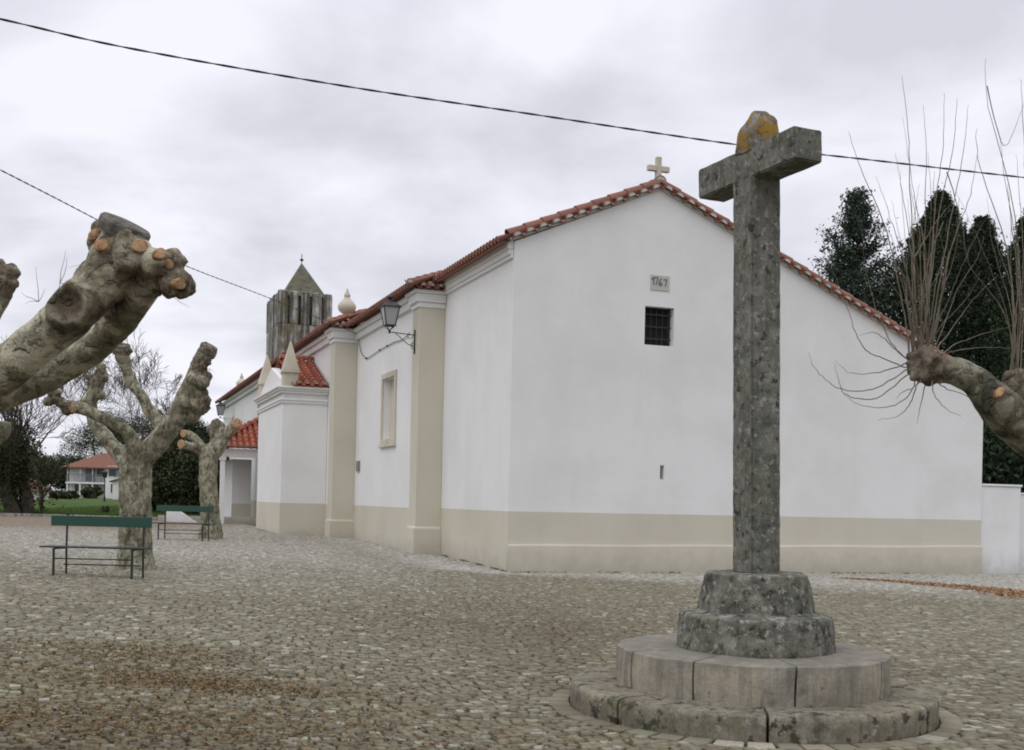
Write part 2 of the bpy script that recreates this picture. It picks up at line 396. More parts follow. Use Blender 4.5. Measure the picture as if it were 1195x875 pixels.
def bark_plane(name='plane_tree_bark', dim=1.0, sc_=1.0, lite=1.0):
    k = Mat(name, .85, .2); v = k.co((sc_, sc_, sc_*(1 if sc_ == 1 else .62)))
    d = k.noise(v, 4.6, 4, .5, .5)
    c = k.ramp(d, [(.36, (.12*dim, .115*dim, .08*dim)), (.385, (.25*dim, .24*dim, .165*dim)), (.47, (.29*dim, .275*dim, .185*dim)), (.485, (.47*dim*lite, .44*dim*lite, .30*dim*lite)), (.66, (.58*dim*lite, .55*dim*lite, .41*dim*lite))])
    d2 = k.noise(v, 9.5, 5, .55, .4)
    c = k.mix(k.ramp(d2, [(.56, 0), (.58, .75)]), c, (.20*dim, .195*dim, .13*dim))
    d3 = k.noise(v, 5.1, 5, .65, .3)
    c = k.mix(k.ramp(d3, [(.60, 0), (.66, .85)]), c, (.11, .075, .045))
    c = k.mix(k.ramp(k.noise(v, 40, 4, .7), [(.3, .5), (.5, 0)]), c, (.06, .052, .035))
    c = k.mix(k.math('MULTIPLY', k.tone(), k.ramp(k.noise(v, 12, 6, .7), [(.35, .25), (.6, .95)])), c, (.135, .10, .075))
    k.col(c)
    h = k.math('ADD', k.ramp(d2, [(.5, 0), (.6, 1)]), k.math('MULTIPLY', k.noise(v, 35, 5, .7), .6))
    k.bump(h, 1.0, .026); return k.m
M_bark = bark_plane(); M_barkd = bark_plane('dull_plane_tree_bark', .5); M_barkf = bark_plane('small_flaked_plane_tree_bark', .86, 1.5, .82)
def bark_rough(name, a, b):
    k = Mat(name, .95, .1); v = k.co((1, 1, .3))
    k.col(k.ramp(k.noise(v, 9, 5, .7), [(.3, a), (.7, b)])); k.bump(k.noise(v, 14, 5, .7), .9, .05); return k.m
M_knot = bark_rough('rotten_knot_wood', (.05, .034, .022), (.24, .17, .115))
M_darkbark = bark_rough('dark_bark', (.03, .026, .02), (.10, .088, .065))
M_twig = bark_rough('grey_brown_twig', (.06, .048, .038), (.115, .095, .075))
M_shoot = bark_rough('brown_shoot', (.15, .125, .092), (.27, .235, .18))
def cut_mat():
    k = Mat('fresh_cut_wood', .8, .2); v = k.co()
    k.col(k.ramp(k.noise(v, 24, 5, .65), [(.36, (.16, .085, .045)), (.5, (.36, .215, .11)), (.7, (.47, .34, .21))])); return k.m
M_cut = cut_mat()
def oldcut_mat():
    k = Mat('old_grey_cut_wood', .9, .1); v = k.co()
    k.col(k.ramp(k.noise(v, 12, 5, .7), [(.3, (.05, .045, .036)), (.55, (.17, .155, .13)), (.8, (.30, .285, .25))])); k.bump(k.noise(v, 40, 4, .7), .7, .01); return k.m
M_oldcut = oldcut_mat()
def paint(name, c, rough=.45, wear=(.05, .04, .03), amt=.5):
    k = Mat(name, rough, .5); v = k.co()
    k.col(k.mix(k.ramp(k.noise(v, 12, 5, .7), [(.55, 0), (.75, amt)]), c, wear)); k.bump(k.noise(v, 50, 3, .6), .15, .003); return k.m
M_green = paint('dark_green_paint', (.012, .060, .040), .5, (.03, .05, .04), .6)
M_iron = paint('black_green_iron', (.012, .022, .02), .5, (.04, .035, .03))
M_black = paint('black_iron', (.014, .016, .017), .5, (.05, .045, .04))
M_cable = paint('black_cable_sheath', (.022, .023, .025), .6, (.05, .05, .05))
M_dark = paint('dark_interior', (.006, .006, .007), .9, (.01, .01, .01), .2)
M_frost = paint('frosted_glass', (.36, .365, .36), .3, (.28, .285, .28), .5)
M_pane = paint('dark_window_glass', (.03, .034, .04), .12, (.05, .05, .05), .3)
M_grey = paint('grey_metal_box', (.22, .22, .21), .5, (.15, .14, .13))
M_housew = plaster('house_white_paint', (.74, .74, .73), (.58, .58, .56), .4)
M_houset = tile_mat('house_roof_tile', (.26, .11, .07), (.19, .085, .06), (.11, .075, .06))
M_shut = paint('grey_blue_shutter', (.20, .215, .235), .6, (.28, .28, .28), .4)
M_digit = paint('dark_paint_digit', (.09, .09, .085), .8, (.16, .16, .14), .6)
M_kerb = stone_mat('kerb_stone', (.34, .33, .30), (.20, .19, .17), (.46, .45, .42), (.20, .20, .15), 0)

# ------------------------------------------------------------------ the square (structure)
CH = Vector((-0.07, 25.18, 0)); TH = math.atan2(0.34272, 0.93944)      # church corner and heading (x along gable, y along nave)
gdir = Vector((math.cos(TH), math.sin(TH), 0)); ndir = Vector((-math.sin(TH), math.cos(TH), 0))
def church_ts(X, Y):
    dx = X - CH.x; dy = Y - CH.y
    return dx*gdir.x + dy*gdir.y, dx*ndir.x + dy*ndir.y
CX, CY = 1.878, 9.0                                                     # wayside cross

def build_ground():
    xs = np.concatenate([[-900, -300, -120, -60], np.arange(-40, 40.1, .5), [60, 120, 300, 900]]); ys = np.concatenate([[-300, -60, -20], np.arange(-10, 80.1, 4), [120, 300, 700, 1500]])
    V = []; 
    for y in ys:
        for x in xs: V.append((x, y, float(gz_np(np.array([x]))[0]) - .013))
    nx = len(xs); Fq = [(j*nx+i, j*nx+i+1, (j+1)*nx+i+1, (j+1)*nx+i) for j in range(len(ys)-1) for i in range(nx-1)]
    o = fast_mesh('ground', V, Fq, M_joint); tag(o, kind='structure')
    for p in o.data.polygons: p.use_smooth = True
build_ground()

def cobbles():
    th = R(14); ct, st_ = math.cos(th), math.sin(th)
    rows = []; v = -8.0
    quads = []
    U0, U1 = -32, 32
    while v < 52:
        h = random.uniform(.064, .084)
        n = int((U1-U0)/.084)
        wd = rng.uniform(.06, .108, n); u = np.cumsum(wd) + U0 + rng.uniform(0, .1)
        q = np.stack([u, np.full(n, v), wd, np.full(n, h)], 1)
        quads.append(q); v += h
    q = np.concatenate(quads)
    # coarse cull
    def warp(u, v):
        x = ct*u - st_*v*0 ; y = v + 0
        x = u + .45*np.sin(v/3.1 + .7) ; y = v + .40*np.sin(u/2.7) + .16*np.sin(u/1.1 + v*.5)
        X = ct*x - st_*y; Y = st_*x + ct*y
        return X, Y
    uc = q[:,0] + q[:,2]/2; vc = q[:,1] + q[:,3]/2
    X, Y = warp(uc, vc)
    keep = (Y > 4.2) & (Y < 48.6) & (np.abs(X) < .46*Y + 2.2) & (X < 14.5)
    t = (X-CH.x)*gdir.x + (Y-CH.y)*gdir.y; s = (X-CH.x)*ndir.x + (Y-CH.y)*ndir.y
    inside = (s > .08) & (t > .05) | (s > 5.2) & (t > -.6) | (s > 14.4) & (t > -2.6)
    keep &= ~inside
    keep &= ((X-CX)**2 + (Y-CY)**2) > (1.385+.185)**2
    keep &= ~((Y > 24) & (X > 9.5) & (t > 12.9) & (s > 0))
    q = q[keep]; Yc = Y[keep]*0
    N = len(q)
    g = .0068
    c = np.zeros((N, 4, 2))
    for i, (a, b) in enumerate(((0,0),(1,0),(1,1),(0,1))):
        c[:,i,0] = q[:,0] + a*q[:,2] + (g if a == 0 else -g) + rng.uniform(-.007, .007, N)
        c[:,i,1] = q[:,1] + b*q[:,3] + (g if b == 0 else -g) + rng.uniform(-.008, .008, N)
    ctr = c.mean(1, keepdims=True)
    def ring(sc): 
        p = ctr + (c-ctr)*sc; X, Y = warp(p[...,0], p[...,1]); return X, Y
    tone = np.clip(rng.normal(.5, .17, N) + (rng.uniform(0, 1, N) > .955)*.3, 0, 1)
    tilt = rng.uniform(-.05, .05, (N, 2)); hz = rng.normal(0, .0025, N)
    near = Yc < 24
    V = []; Fq = []; T = []; base = 0
    idx = np.where(near)[0]; n = len(idx)
    rings = []
    for sc, z in ((1.0, -.022), (1.0, -.005), (.90, .0)):
        X, Y = ring(sc); X = X[idx]; Y = Y[idx]
        Z = gz_np(X) + z + .004 + hz[idx][:,None] + tilt[idx,0][:,None]*(X-X.mean(1,keepdims=True)) + tilt[idx,1][:,None]*(Y-Y.mean(1,keepdims=True))
        rings.append(np.stack([X, Y, Z], -1))
    P = np.concatenate(rings, 1)           # n,12,3
    b = np.arange(n)[:,None]*12
    fl = []
    for r0 in (0, 4):
        for k in range(4): fl.append([r0+k, r0+(k+1) % 4, r0+4+(k+1) % 4, r0+4+k])
    fl.append([8, 9, 10, 11])
    FN = (b[:,None,:] + np.array(fl)[None]).reshape(-1, 4)
    V.append(P.reshape(-1, 3)); Fq.append(FN); T.append(np.repeat(tone[idx], 9)); base = n*12
    idx = np.where(~near)[0]; n = len(idx)
    o = fast_mesh('cobblestone_paving', np.concatenate(V), np.concatenate(Fq), M_cobble, np.concatenate(T))
    tag(o, kind='structure')
    print('cobbles', N)
cobbles()

# lawn, path and kerb beyond the square
def lawn_z(X, Y): 
    t = min(max((Y-51)/60, 0), 1); t = t*t*(3-2*t)
    return float(gz_np(np.array([X]))[0]) + .02 + (.15 + .005*max(0, min(20, -X-15)))*t
def sheet(name, mat, xs, ys, zf, kind='structure'):
    V = [(x, y, zf(x, y)) for y in ys for x in xs]; nx = len(xs)
    Fq = [(j*nx+i, j*nx+i+1, (j+1)*nx+i+1, (j+1)*nx+i) for j in range(len(ys)-1) for i in range(nx-1)]
    o = fast_mesh(name, V, Fq, mat)
    for p in o.data.polygons: p.use_smooth = True
    return tag(o, kind=kind)
sheet('path', M_kerb, np.arange(-60, 4, 2.), [49.2, 51.2], lambda x, y: gz(x) + .035)
sheet('lawn', M_grass, np.arange(-110, -9, 3.), np.arange(51.3, 175, 4.), lambda x, y: lawn_z(x, y) + .06)
mb = MB(); 
for i in range(60):
    x = -58 + i*1.0; z = gz(x+.5)
    mb.box((x+.01, 48.95, z-.1), (x+.99, 49.15, z+.13))
tag(mb.build('kerb', M_kerb, bevel=.015), kind='structure')

# ------------------------------------------------------------------ roof tiles
def half_tile(mb, p, d, side, up, L, r0, r1, mat=0, n=6, flip=False, a0=0.0, a1=math.pi):
    """barrel tile: axis from p along d, radius r0 at p, r1 at the far end"""
    o = len(mb.v)
    for (q, r_) in ((p, r0), (p + d*L, r1)):
        for k in range(n+1):
            a = a0 + (a1-a0)*k/n
            mb.v.append(tuple(q + side*(math.cos(a)*r_) + up*((-1 if flip else 1)*math.sin(a)*r_)))
    for (q, r_) in ((p, r0-.014), (p + d*L, r1-.014)):
        for k in range(n+1):
            a = a0 + (a1-a0)*k/n
            mb.v.append(tuple(q + side*(math.cos(a)*r_) + up*((-1 if flip else 1)*math.sin(a)*r_)))
    m = n+1
    def F_(*i): mb.f.append([o+j for j in i]); mb.m.append(mat); mb.c.append(mb.tone)
    for k in range(n):
        F_(k, k+1, m+k+1, m+k); F_(2*m+k+1, 2*m+k, 3*m+k, 3*m+k+1); F_(k+1, k, 2*m+k, 2*m+k+1)
        F_(m+k, m+k+1, 3*m+k+1, 3*m+k)
    F_(0, m, 3*m, 2*m); F_(m-1, 3*m-1, 4*m-1, 2*m-1)
def half_disc(mb, p, side, up, r_, mat, n=8, nrm=None):
    o = len(mb.v); mb.v.append(tuple(p))
    for k in range(n+1):
        a = math.pi*k/n; mb.v.append(tuple(p + side*math.cos(a)*r_ + up*math.sin(a)*r_))
    mb.f.append([o]+[o+1+k for k in range(n+1)]); mb.m.append(mat); mb.c.append(mb.tone)
def tile_field(mb, o, along, up, L, U, mort=True, sp=.215, ex=.36, clip=None, mat=0, mmat=1, r=.088):
    """covers and pans on a slope; o: eave corner, along: unit along the eave, up: unit up the slope"""
    nrm = along.cross(up)
    if nrm.z < 0: nrm = -nrm
    nc = max(1, int(round(L/sp))); sp = L/nc; nr = int(math.ceil(U/ex))
    for i in range(nc):
        for j in range(nr):
            u0 = j*ex; ll = min(ex+.07, U-u0)
            if ll < .05: continue
            c = o + along*((i+.5)*sp) + up*u0
            if clip and not clip((i+.5)*sp, u0 + ll*.5): continue
            jt = random.uniform(-.006, .006)
            mb.tone = random.random()
            half_tile(mb, c + nrm*(.045+.018) + along*jt, up - nrm*(.03/ex*.5) , along, nrm, ll, r, r*.84, mat)
            if j == 0 and mort: half_disc(mb, c + nrm*.06 + up*.02, along, nrm, r-.016, mmat)
            mb.tone = random.random()
            cp = o + along*(i*sp) + up*(u0-.035 if j == 0 else u0)
            half_tile(mb, cp + nrm*.085, up, along, nrm, ll, r*.9, r*.9, mat, flip=True)
    # bed under the tiles
    mb.tone = .8
    if clip is None:
        P = [o+nrm*.004, o+along*L+nrm*.004, o+along*L+up*U+nrm*.004, o+up*U+nrm*.004]
        Q = [p - nrm*.05 for p in P]
        mb.add(P+Q, [(0,1,2,3),(7,6,5,4),(0,4,5,1),(1,5,6,2),(2,6,7,3),(3,7,4,0)], mat)
def ridge_line(mb, a, b, r=.12, ex=.4, mat=0, upv=Vector((0,0,1)), ll=.46):
    d = b-a; L = d.length; d.normalize(); side = d.cross(upv).normalized(); up = side.cross(d).normalized()
    n = max(1, int(round(L/ex))); ex = L/n
    half_disc(mb, a + d*.012 + up*.02, side, up, r-.014, 1)
    for i in range(n):
        mb.tone = random.random()
        half_tile(mb, a + d*(i*ex) + up*.02, d, side, up, min(ex+.06, ll), r, r*.8, mat, n=8)

# ------------------------------------------------------------------ church
church = thing('church', CH, 'whitewashed church with cream plinth bands, corner pilasters and terracotta tile roofs', 'church', TH)
SLP = .43; EZ = 7.21; RT = 3.5; RZ = 8.72; RE = 12.85
def wall_slab(mb, outer, holes, plane, depth, mat=0):
    """outer/holes: 2D loops; plane maps (u,w,d)->xyz; front face at d=0, back at d=depth, reveals in the holes"""
    bm = bmesh.new(); loops = [outer] + holes; es = []
    for lp in loops:
        vs = [bm.verts.new((p[0], p[1], 0)) for p in lp]
        for i in range(len(vs)): es.append(bm.edges.new((vs[i], vs[(i+1) % len(vs)])))
    bmesh.ops.triangle_fill(bm, use_beauty=True, use_dissolve=False, edges=es)
    bm.verts.index_update(); bm.verts.ensure_lookup_table()
    V = [v.co.copy() for v in bm.verts]; FF = [[v.index for v in f.verts] for f in bm.faces]
    bm.free(); n = len(V)
    P = [plane(v.x, v.y, 0) for v in V] + [plane(v.x, v.y, depth) for v in V]
    fs = []
    # orient
    def nz(f): a, b, c = [Vector(P[i]) for i in f[:3]]; return (b-a).cross(c-a)
    din = Vector(plane(0,0,1)) - Vector(plane(0,0,0))
    for f in FF:
        g_ = f if nz(f).dot(din) < 0 else f[::-1]
        fs.append(g_); fs.append([i+n for i in g_[::-1]])
    o = 0
    for lp in loops:
        m = len(lp)
        for i in range(m):
            a, b = o+i, o+(i+1) % m; fs.append([a, b, b+n, a+n])
        o += m
    mb.add(P, fs, mat)
rect = lambda a, b, c, d: [(a, b), (c, b), (c, d), (a, d)]

# chancel: gable front, side walls
WX0, WX1, WZ0, WZ1 = 3.19, 3.93, 5.18, 6.06
mb = MB()
wall_slab(mb, [(0, -.3), (RE, -.3), (RE, RZ-SLP*(RE-RT)), (RT, RZ), (0, EZ)], [rect(WX0, WZ0, WX1, WZ1), rect(3.66, 2.13, 3.76, 2.45)], lambda u, w_, d: (u, d, w_), .55)
mb.box((0, .553, -.3), (.5, 5.6, EZ)); mb.box((RE-.5, .553, -.3), (RE, 9.0, RZ-SLP*(RE-RT)-.02))
bmw = mb.build('gable_wall', M_white, church)
mb = MB()      # cornice under the chancel eave: two stepped mouldings
mb.box((-.14, .03, EZ-.16), (-.003, 5.1, EZ+.03)); mb.box((-.06, .03, EZ-.36), (-.003, 5.1, EZ-.163))
mb.box((-.10, .03, EZ-.28), (-.062, 5.1, EZ-.163))
mb.build('cornice', M_white, church, bevel=.012)
mb = MB()
mb.box((-.004, -.004, .59), (RE+.004, -.0005, 1.335)); mb.box((-.004, -.0005, -.3), (-.0005, 5.3, 1.335))
mb.build('plinth_band', M_cream, church)
mb = MB()
P = []
for x in np.linspace(-.004, RE+.004, 40):
    zt = .60 + .005*x + .006*math.sin(x*1.7); P.append((x, -.07, -.3)); P.append((x, -.07, zt-.02)); P.append((x, -.06, zt)); P.append((x, -.0045, zt+.012)); 
fs = []
for i in range(39):
    for k in range(3): fs.append([i*4+k, (i+1)*4+k, (i+1)*4+k+1, i*4+k+1])
fs.append([0,1,2,3]); fs.append([39*4+3, 39*4+2, 39*4+1, 39*4])
mb.add(P, fs); mb.build('plinth_ledge', M_cream, church)
# window in the gable
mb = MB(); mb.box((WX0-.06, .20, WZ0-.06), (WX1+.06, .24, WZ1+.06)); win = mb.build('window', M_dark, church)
mb = MB()
for i in range(5):
    x = WX0 + (i+.5)*(WX1-WX0)/5; mb.tube([(x, .15, WZ0-.02), (x, .15, WZ1+.02)], .011, 6)
for i in range(3):
    z = WZ0 + (i+.6)*(WZ1-WZ0)/3.2; mb.bar((WX0-.02, .14, z), (WX1+.02, .14, z), .012, .03)
mb.build('grille', M_black, win)
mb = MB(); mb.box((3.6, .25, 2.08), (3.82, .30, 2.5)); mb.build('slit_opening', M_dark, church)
# date plaque
mb = MB(); mb.box((3.31, -.018, 6.43), (3.79, -.001, 6.775)); plq = mb.build('date_plaque', M_plaque, church, bevel=.004)
def gl(x, y): return (3.31 + (x/25.74 + 750 - 759.5)*(.48/21.5), -.022, 6.78 - (y/25.74 + 312 - 320.3)*.0192 - (3.79-3.31)*0)
for st in ([(262,372),(300,325),(332,290),(330,400),(325,520)], [(350,305),(400,296),(452,296),(432,390),(398,512)],
           [(560,312),(510,370),(485,440),(490,510),(535,530),(572,500),(560,455),(520,450),(490,475)], [(622,358),(660,332),(706,326),(692,420),(668,538)]):
    mb = MB(); mb.tube([gl(*p) for p in st], [.0105]*len(st), 6); mb.build('digit', M_digit, plq)
# chancel roof
aL = Vector((RT+.0, 0, 0)); upL = Vector((1, 0, SLP)).normalized(); upR = Vector((-1, 0, SLP)).normalized()
ov = .34
eL = Vector((-ov, -.02, EZ+.03-SLP*ov*.55)); lenL = (RT+ov)/upL.x
mb = MB(); tile_field(mb, eL, Vector((0,1,0)), Vector((RT+ov, 0, RZ+.06-eL.z)).normalized(), 5.2, Vector((RT+ov, 0, RZ+.06-eL.z)).length)
eR = Vector((RE+.2, -.02, RZ+.06-SLP*(RE+.2-RT)))
tile_field(mb, eR, Vector((0,1,0)), upR, 9.0, (RE+.2-RT)/-upR.x)
ridge_line(mb, Vector((RT, -.05, RZ+.17)), Vector((RT, 6.0, RZ+.17)), .14)
mb.build('chancel_roof', [M_tile, M_pale], church, smooth=True, auto=40)
# verge: short tiles poking out over the gable, filled with mortar, and a line of covers above them
def verge(a, b, sp=.31, cov=.46):
    mb = MB(); d = b-a; L = d.length; d.normalize(); nrm = Vector((0,-1,0)).cross(d); 
    if nrm.z < 0: nrm = -nrm
    n = int(L/sp)
    for i in range(n):
        p = a + d*((i+.5)*L/n)
        mb.tone = random.random()
        half_tile(mb, p + Vector((0,-.17,0)) + nrm*.02, Vector((0,1,0)), d, nrm, .4, .10, .10)
        half_disc(mb, p + Vector((0,-.158,0)) + nrm*.02, d, nrm, .088, 1)
        mb.tone = random.random()
        q = a + d*(i*L/n)
        half_tile(mb, q + Vector((0,-.14,0)) + nrm*.035, Vector((0,1,0)), d, nrm, .36, .075, .075, flip=True)
    # mortar bed
    P = [a+Vector((0,-.06,0)), b+Vector((0,-.06,0)), b+Vector((0,.3,0)), a+Vector((0,.3,0))]
    mb.add([p-nrm*.045 for p in P]+[p+nrm*.05 for p in P], [(3,2,1,0),(4,5,6,7),(0,1,5,4),(1,2,6,5),(2,3,7,6),(3,0,4,7)], 1)
    m = int(round(L/cov)); low, hi = (a, b) if a.z < b.z else (b, a); dd = (hi-low).normalized()
    for i in range(m):
        mb.tone = random.random()
        half_tile(mb, low + dd*(i*L/m) + Vector((0,.02,0)) + nrm*.10, dd, Vector((0,1,0)), nrm, L/m+.07, .135, .105, n=8)
        if i % 1 == 0 and a.z > b.z:
            half_disc(mb, low + dd*(i*L/m + .012) + Vector((0,.02,0)) + nrm*.10, Vector((0,1,0)), nrm, .115, 1)
    return mb.build('verge_tiles', [M_tile, M_pale], church, smooth=True, auto=40)
verge(Vector((-.12, 0, EZ+.03)), Vector((RT, 0, RZ+.05)))
verge(Vector((RT, 0, RZ+.05)), Vector((RE+.15, 0, RZ+.05-SLP*(RE+.15-RT))))
# gable cross
mb = MB(); x0 = RT; 
mb.box((x0-.06, .05, RZ+.12), (x0+.06, .17, RZ+.78)); mb.box((x0-.27, .053, RZ+.45), (x0-.0605, .167, RZ+.575)); mb.box((x0+.0605, .053, RZ+.45), (x0+.27, .167, RZ+.575))
mb.frustum((x0, .11, RZ+.02), (.15,.13), (.10,.09), .098)
mb.build('gable_cross', M_creamstone, church, bevel=.012)

# nave, first bay
NT, N2T, S1, S2 = -.60, -1.25, 5.15, 12.9
NZ = 6.82
mb = MB()
wall_slab(mb, [(S1+.55, -.3), (S2+.05, -.3), (S2+.05, NZ), (S1+.55, NZ)], [rect(7.86, 3.26, 9.24, 5.0)], lambda u, w_, d: (NT + d, u, w_), .5)
mb.box((NT+.02, S1+.08, -.3), (-.002, S1+.55, NZ)); mb.box((0, 5.603, -.3), (12.5, 5.9, NZ+.2))
wall_slab(mb, [(S2+.05, -.3), (46.5, -.3), (46.5, NZ), (S2+.05, NZ)], [rect(30.2, 4.9, 31.2, 6.3)], lambda u, w_, d: (N2T + d, u, w_), .5)
mb.box((N2T+.02, 46.0, -.3), (8, 46.5, NZ))
mb.build('nave_wall', M_white, church)
mb = MB()
mb.box((NT-.004, S1+.7, -.3), (NT-.0005, S2, 1.32)); mb.box((N2T-.004, S2+.75, -.3), (N2T-.0005, 46.5, 1.32))
mb.build('plinth_band', M_cream, church)
def pilaster(t0, s0, t1, zc):
    mb = MB(); W_ = .66
    mb.box((t0-.09, s0, .8), (t1, s0+W_, zc-.25)); mb.box((t0-.15, s0-.06, -.3), (t1-.001, s0+W_+.06, .80-.0))
    mb.frustum(((t0-.15+t1)/2, s0+W_/2, .80), ((t1-t0+.15)/2-.001, W_/2+.06), ((t1-t0+.09)/2-.002, W_/2+.002), .05)
    pl = mb.build('pilaster', M_cream, church, bevel=.012)
    mb = MB(); mb.box((t0-.13, s0-.04, zc-.25), (t1-.003, s0+W_+.04, zc-.12)); mb.box((t0-.2, s0-.1, zc-.117), (t1-.004, s0+W_+.1, zc+.10))
    mb.box((t0-.28, s0-.17, zc+.103), (t1-.005, s0+W_+.17, zc+.19))
    mb.build('capital', M_white, pl, bevel=.02)
pilaster(NT, S1, -.003, 6.75); pilaster(N2T, S2, NT-.003, 6.75)
mb = MB()
for (t, a, b) in ((NT, S1+.87, S2-.21), (N2T, S2+.87, 46.6)):
    mb.box((t-.11, a, NZ-.22), (t-.0015, b, NZ-.03)); mb.box((t-.2, a, NZ-.027), (t-.0025, b, NZ+.11))
mb.build('cornice', M_white, church, bevel=.015)
# nave roof
mb = MB(); RN = 4.0
for (t, a, b) in ((NT-.42, S1-.28, S2+.1), (N2T-.42, S2-.28, 46.9)):
    o = Vector((t, a, NZ+.13)); up = Vector((1, 0, .44)).normalized()
    hip = a
    tile_field(mb, o, Vector((0,1,0)), up, b-a, 2.6 if b < 20 else 3.4, clip=lambda l, u: l > u*.9*.8 - .1)
    o2 = Vector((t, a, NZ+.13)); wdt = (0.0 if b < 20 else NT-.3) - t
    tile_field(mb, o2, Vector((1,0,0)), Vector((0,1,.44)).normalized(), wdt+.35, 1.6, clip=lambda l, u: l > u*.9 - .12)
    ridge_line(mb, o + Vector((-.02,-.02,.08)), o + Vector((1.6,1.6,.44*1.6+.10)), .11)
    mb.tone = .9
    mb.add([o+Vector((0,0,-.0)), o+Vector((0,b-a,0)), o+Vector((5, b-a, 2.2)), o+Vector((5, 5.0, 2.2))], [(0,1,2,3)], 0)
    mb.add([o+Vector((0,0,-.0)), o+Vector((5, 5.0, 2.2)), o+Vector((5, 0, 0.0))], [(0,1,2)], 0)
mb.build('nave_roof', [M_tile, M_pale], church, smooth=True, auto=40)
# blind window with a cream frame
mb = MB(); t = NT
for a, b in (((7.70, 3.10), (7.86, 5.16)), ((9.24, 3.10), (9.40, 5.16)), ((7.863, 5.0), (9.237, 5.16)), ((7.863, 3.10), (9.237, 3.26))):
    mb.box((t-.05, a[0], a[1]), (t-.001, b[0], b[1]))
mb.box((t-.08, 7.64, 3.02), (t-.001, 9.46, 3.097))
fr = mb.build('window', M_creamstone, church, bevel=.01); fr['label'] = 'cream framed blind window of the nave'
mb = MB(); mb.box((t+.20, 7.8, 3.2), (t+.24, 9.3, 5.06)); mb.box((t+.17, 8.52, 3.26), (t+.199, 8.58, 5.0)); mb.build('shutter', M_cream, fr)
mb = MB()
for a, b in (((30.2, 4.9), (30.32, 6.3)), ((31.08, 4.9), (31.2, 6.3)), ((30.323, 6.18), (31.077, 6.3)), ((30.323, 4.9), (31.077, 5.02))):
    mb.box((N2T-.05, a[0], a[1]), (N2T+.2, b[0], b[1]))
fr2 = mb.build('window', M_creamstone, church); mb = MB(); mb.box((N2T+.15, 30.25, 4.95), (N2T+.18, 31.15, 6.25)); mb.build('pane', M_pane, fr2)
mb = MB(); mb.box((NT-.05, 12.15, 2.40), (NT-.001, 12.55, 2.72)); mb.box((NT-.058, 12.18, 2.43), (NT-.0505, 12.52, 2.69)); mb.build('meter_box', M_grey, church)
# urn finials on the nave
def urn(mb, c, k=1.0):
    mb.frustum((c[0], c[1], c[2]-.45*k), (.26*k,.26*k), (.22*k,.22*k), .45*k)
    mb.lathe(c, [(.22*k,0),(.27*k,.04*k),(.27*k,.09*k),(.15*k,.16*k),(.12*k,.22*k),(.16*k,.27*k),(.27*k,.36*k),(.31*k,.47*k),(.29*k,.57*k),(.20*k,.68*k),(.11*k,.77*k),(.085*k,.82*k),(.11*k,.86*k),(.10*k,.90*k),(.055*k,1.0*k),(.012*k,1.12*k)], 20)
for c, k in (((-.80, 13.75, 7.30), .98), ((-.35, 45.6, 7.62), 1.0)):
    mb = MB(); urn(mb, c, k); mb.build('urn_finial', M_creamstone, church, smooth=True, auto=50)

# side chapel with pediment
T3, S3, S4, KZ = -2.75, 14.3, 19.9, 5.12
mb = MB()
mb.box((T3, S3, -.3), (N2T-.003, S4, KZ-.5))
mb.box((T3+.02, S3+.02, KZ-.497), (N2T-.003, S4-.02, KZ-.02))
pk = [(S3+.0, KZ+.02), (S4-.0, KZ+.02), (S4-.0, KZ+.16), (17.1, 6.02), (S3+.0, KZ+.16)]
wall_slab(mb, pk, [], lambda u, w_, d: (T3+.03 + d, u, w_), .3)
cw = mb.build('chapel_wall', M_white, church, bevel=.02)
mb = MB()
def belt(z0, z1, p):
    mb.box((T3-p, S3-p, z0), (N2T-.004, S3+.0-.0005, z1)); mb.box((T3-p, S3+.0005, z0), (T3-.0005, S4+p, z1))
belt(KZ-.52, KZ-.44, .05); belt(KZ-.437, KZ-.36, .08); belt(KZ-.2, KZ-.12, .08); belt(KZ-.117, KZ-.05, .14); belt(KZ-.047, KZ+.018, .2)
mb.build('cornice', M_white, church, bevel=.012)
mb = MB(); mb.box((T3-.005, S3-.005, -.3), (N2T-.003, S3-.0005, 1.34)); mb.box((T3-.005, S3+.0, -.3), (T3-.0005, S4, 1.34)); mb.build('plinth_band', M_cream, church)
for (t_, s_, z_, k) in ((-2.50, S3+.10, KZ+.02, 1.0), (-2.5, S4-.15, KZ+.06, 1.08)):
    mb = MB(); mb.box((t_-.24*k, s_-.24*k, z_), (t_+.24*k, s_+.24*k, z_+.40*k)); mb.frustum((t_, s_, z_+.40*k), (.24*k,.24*k), (.29*k,.29*k), .05*k); mb.frustum((t_, s_, z_+.452*k), (.29*k,.29*k), (.275*k,.275*k), .06*k)
    mb.frustum((t_, s_, z_+.514*k), (.27*k,.27*k), (.018,.018), .98*k); mb.build('pinnacle', M_creamstone, church, bevel=.01)
mb = MB()
o = Vector((T3+.36, S3-.22, KZ+.06)); rs = Vector((0, 17.1-o.y, 6.28-o.z)); tile_field(mb, o, Vector((1,0,0)), rs.normalized(), N2T-.02-o.x, rs.length, sp=.25, r=.10)
o = Vector((T3+.36, S4+.22, KZ+.06)); rs = Vector((0, 17.1-o.y, 6.28-o.z)); tile_field(mb, o, Vector((1,0,0)), rs.normalized(), N2T-.02-o.x, rs.length, sp=.25, r=.10)
ridge_line(mb, Vector((T3+.3, 17.1, 6.36)), Vector((N2T, 17.1, 6.36)), .14)
mb.build('chapel_roof', [M_tile_new, M_pale], church, smooth=True, auto=40)

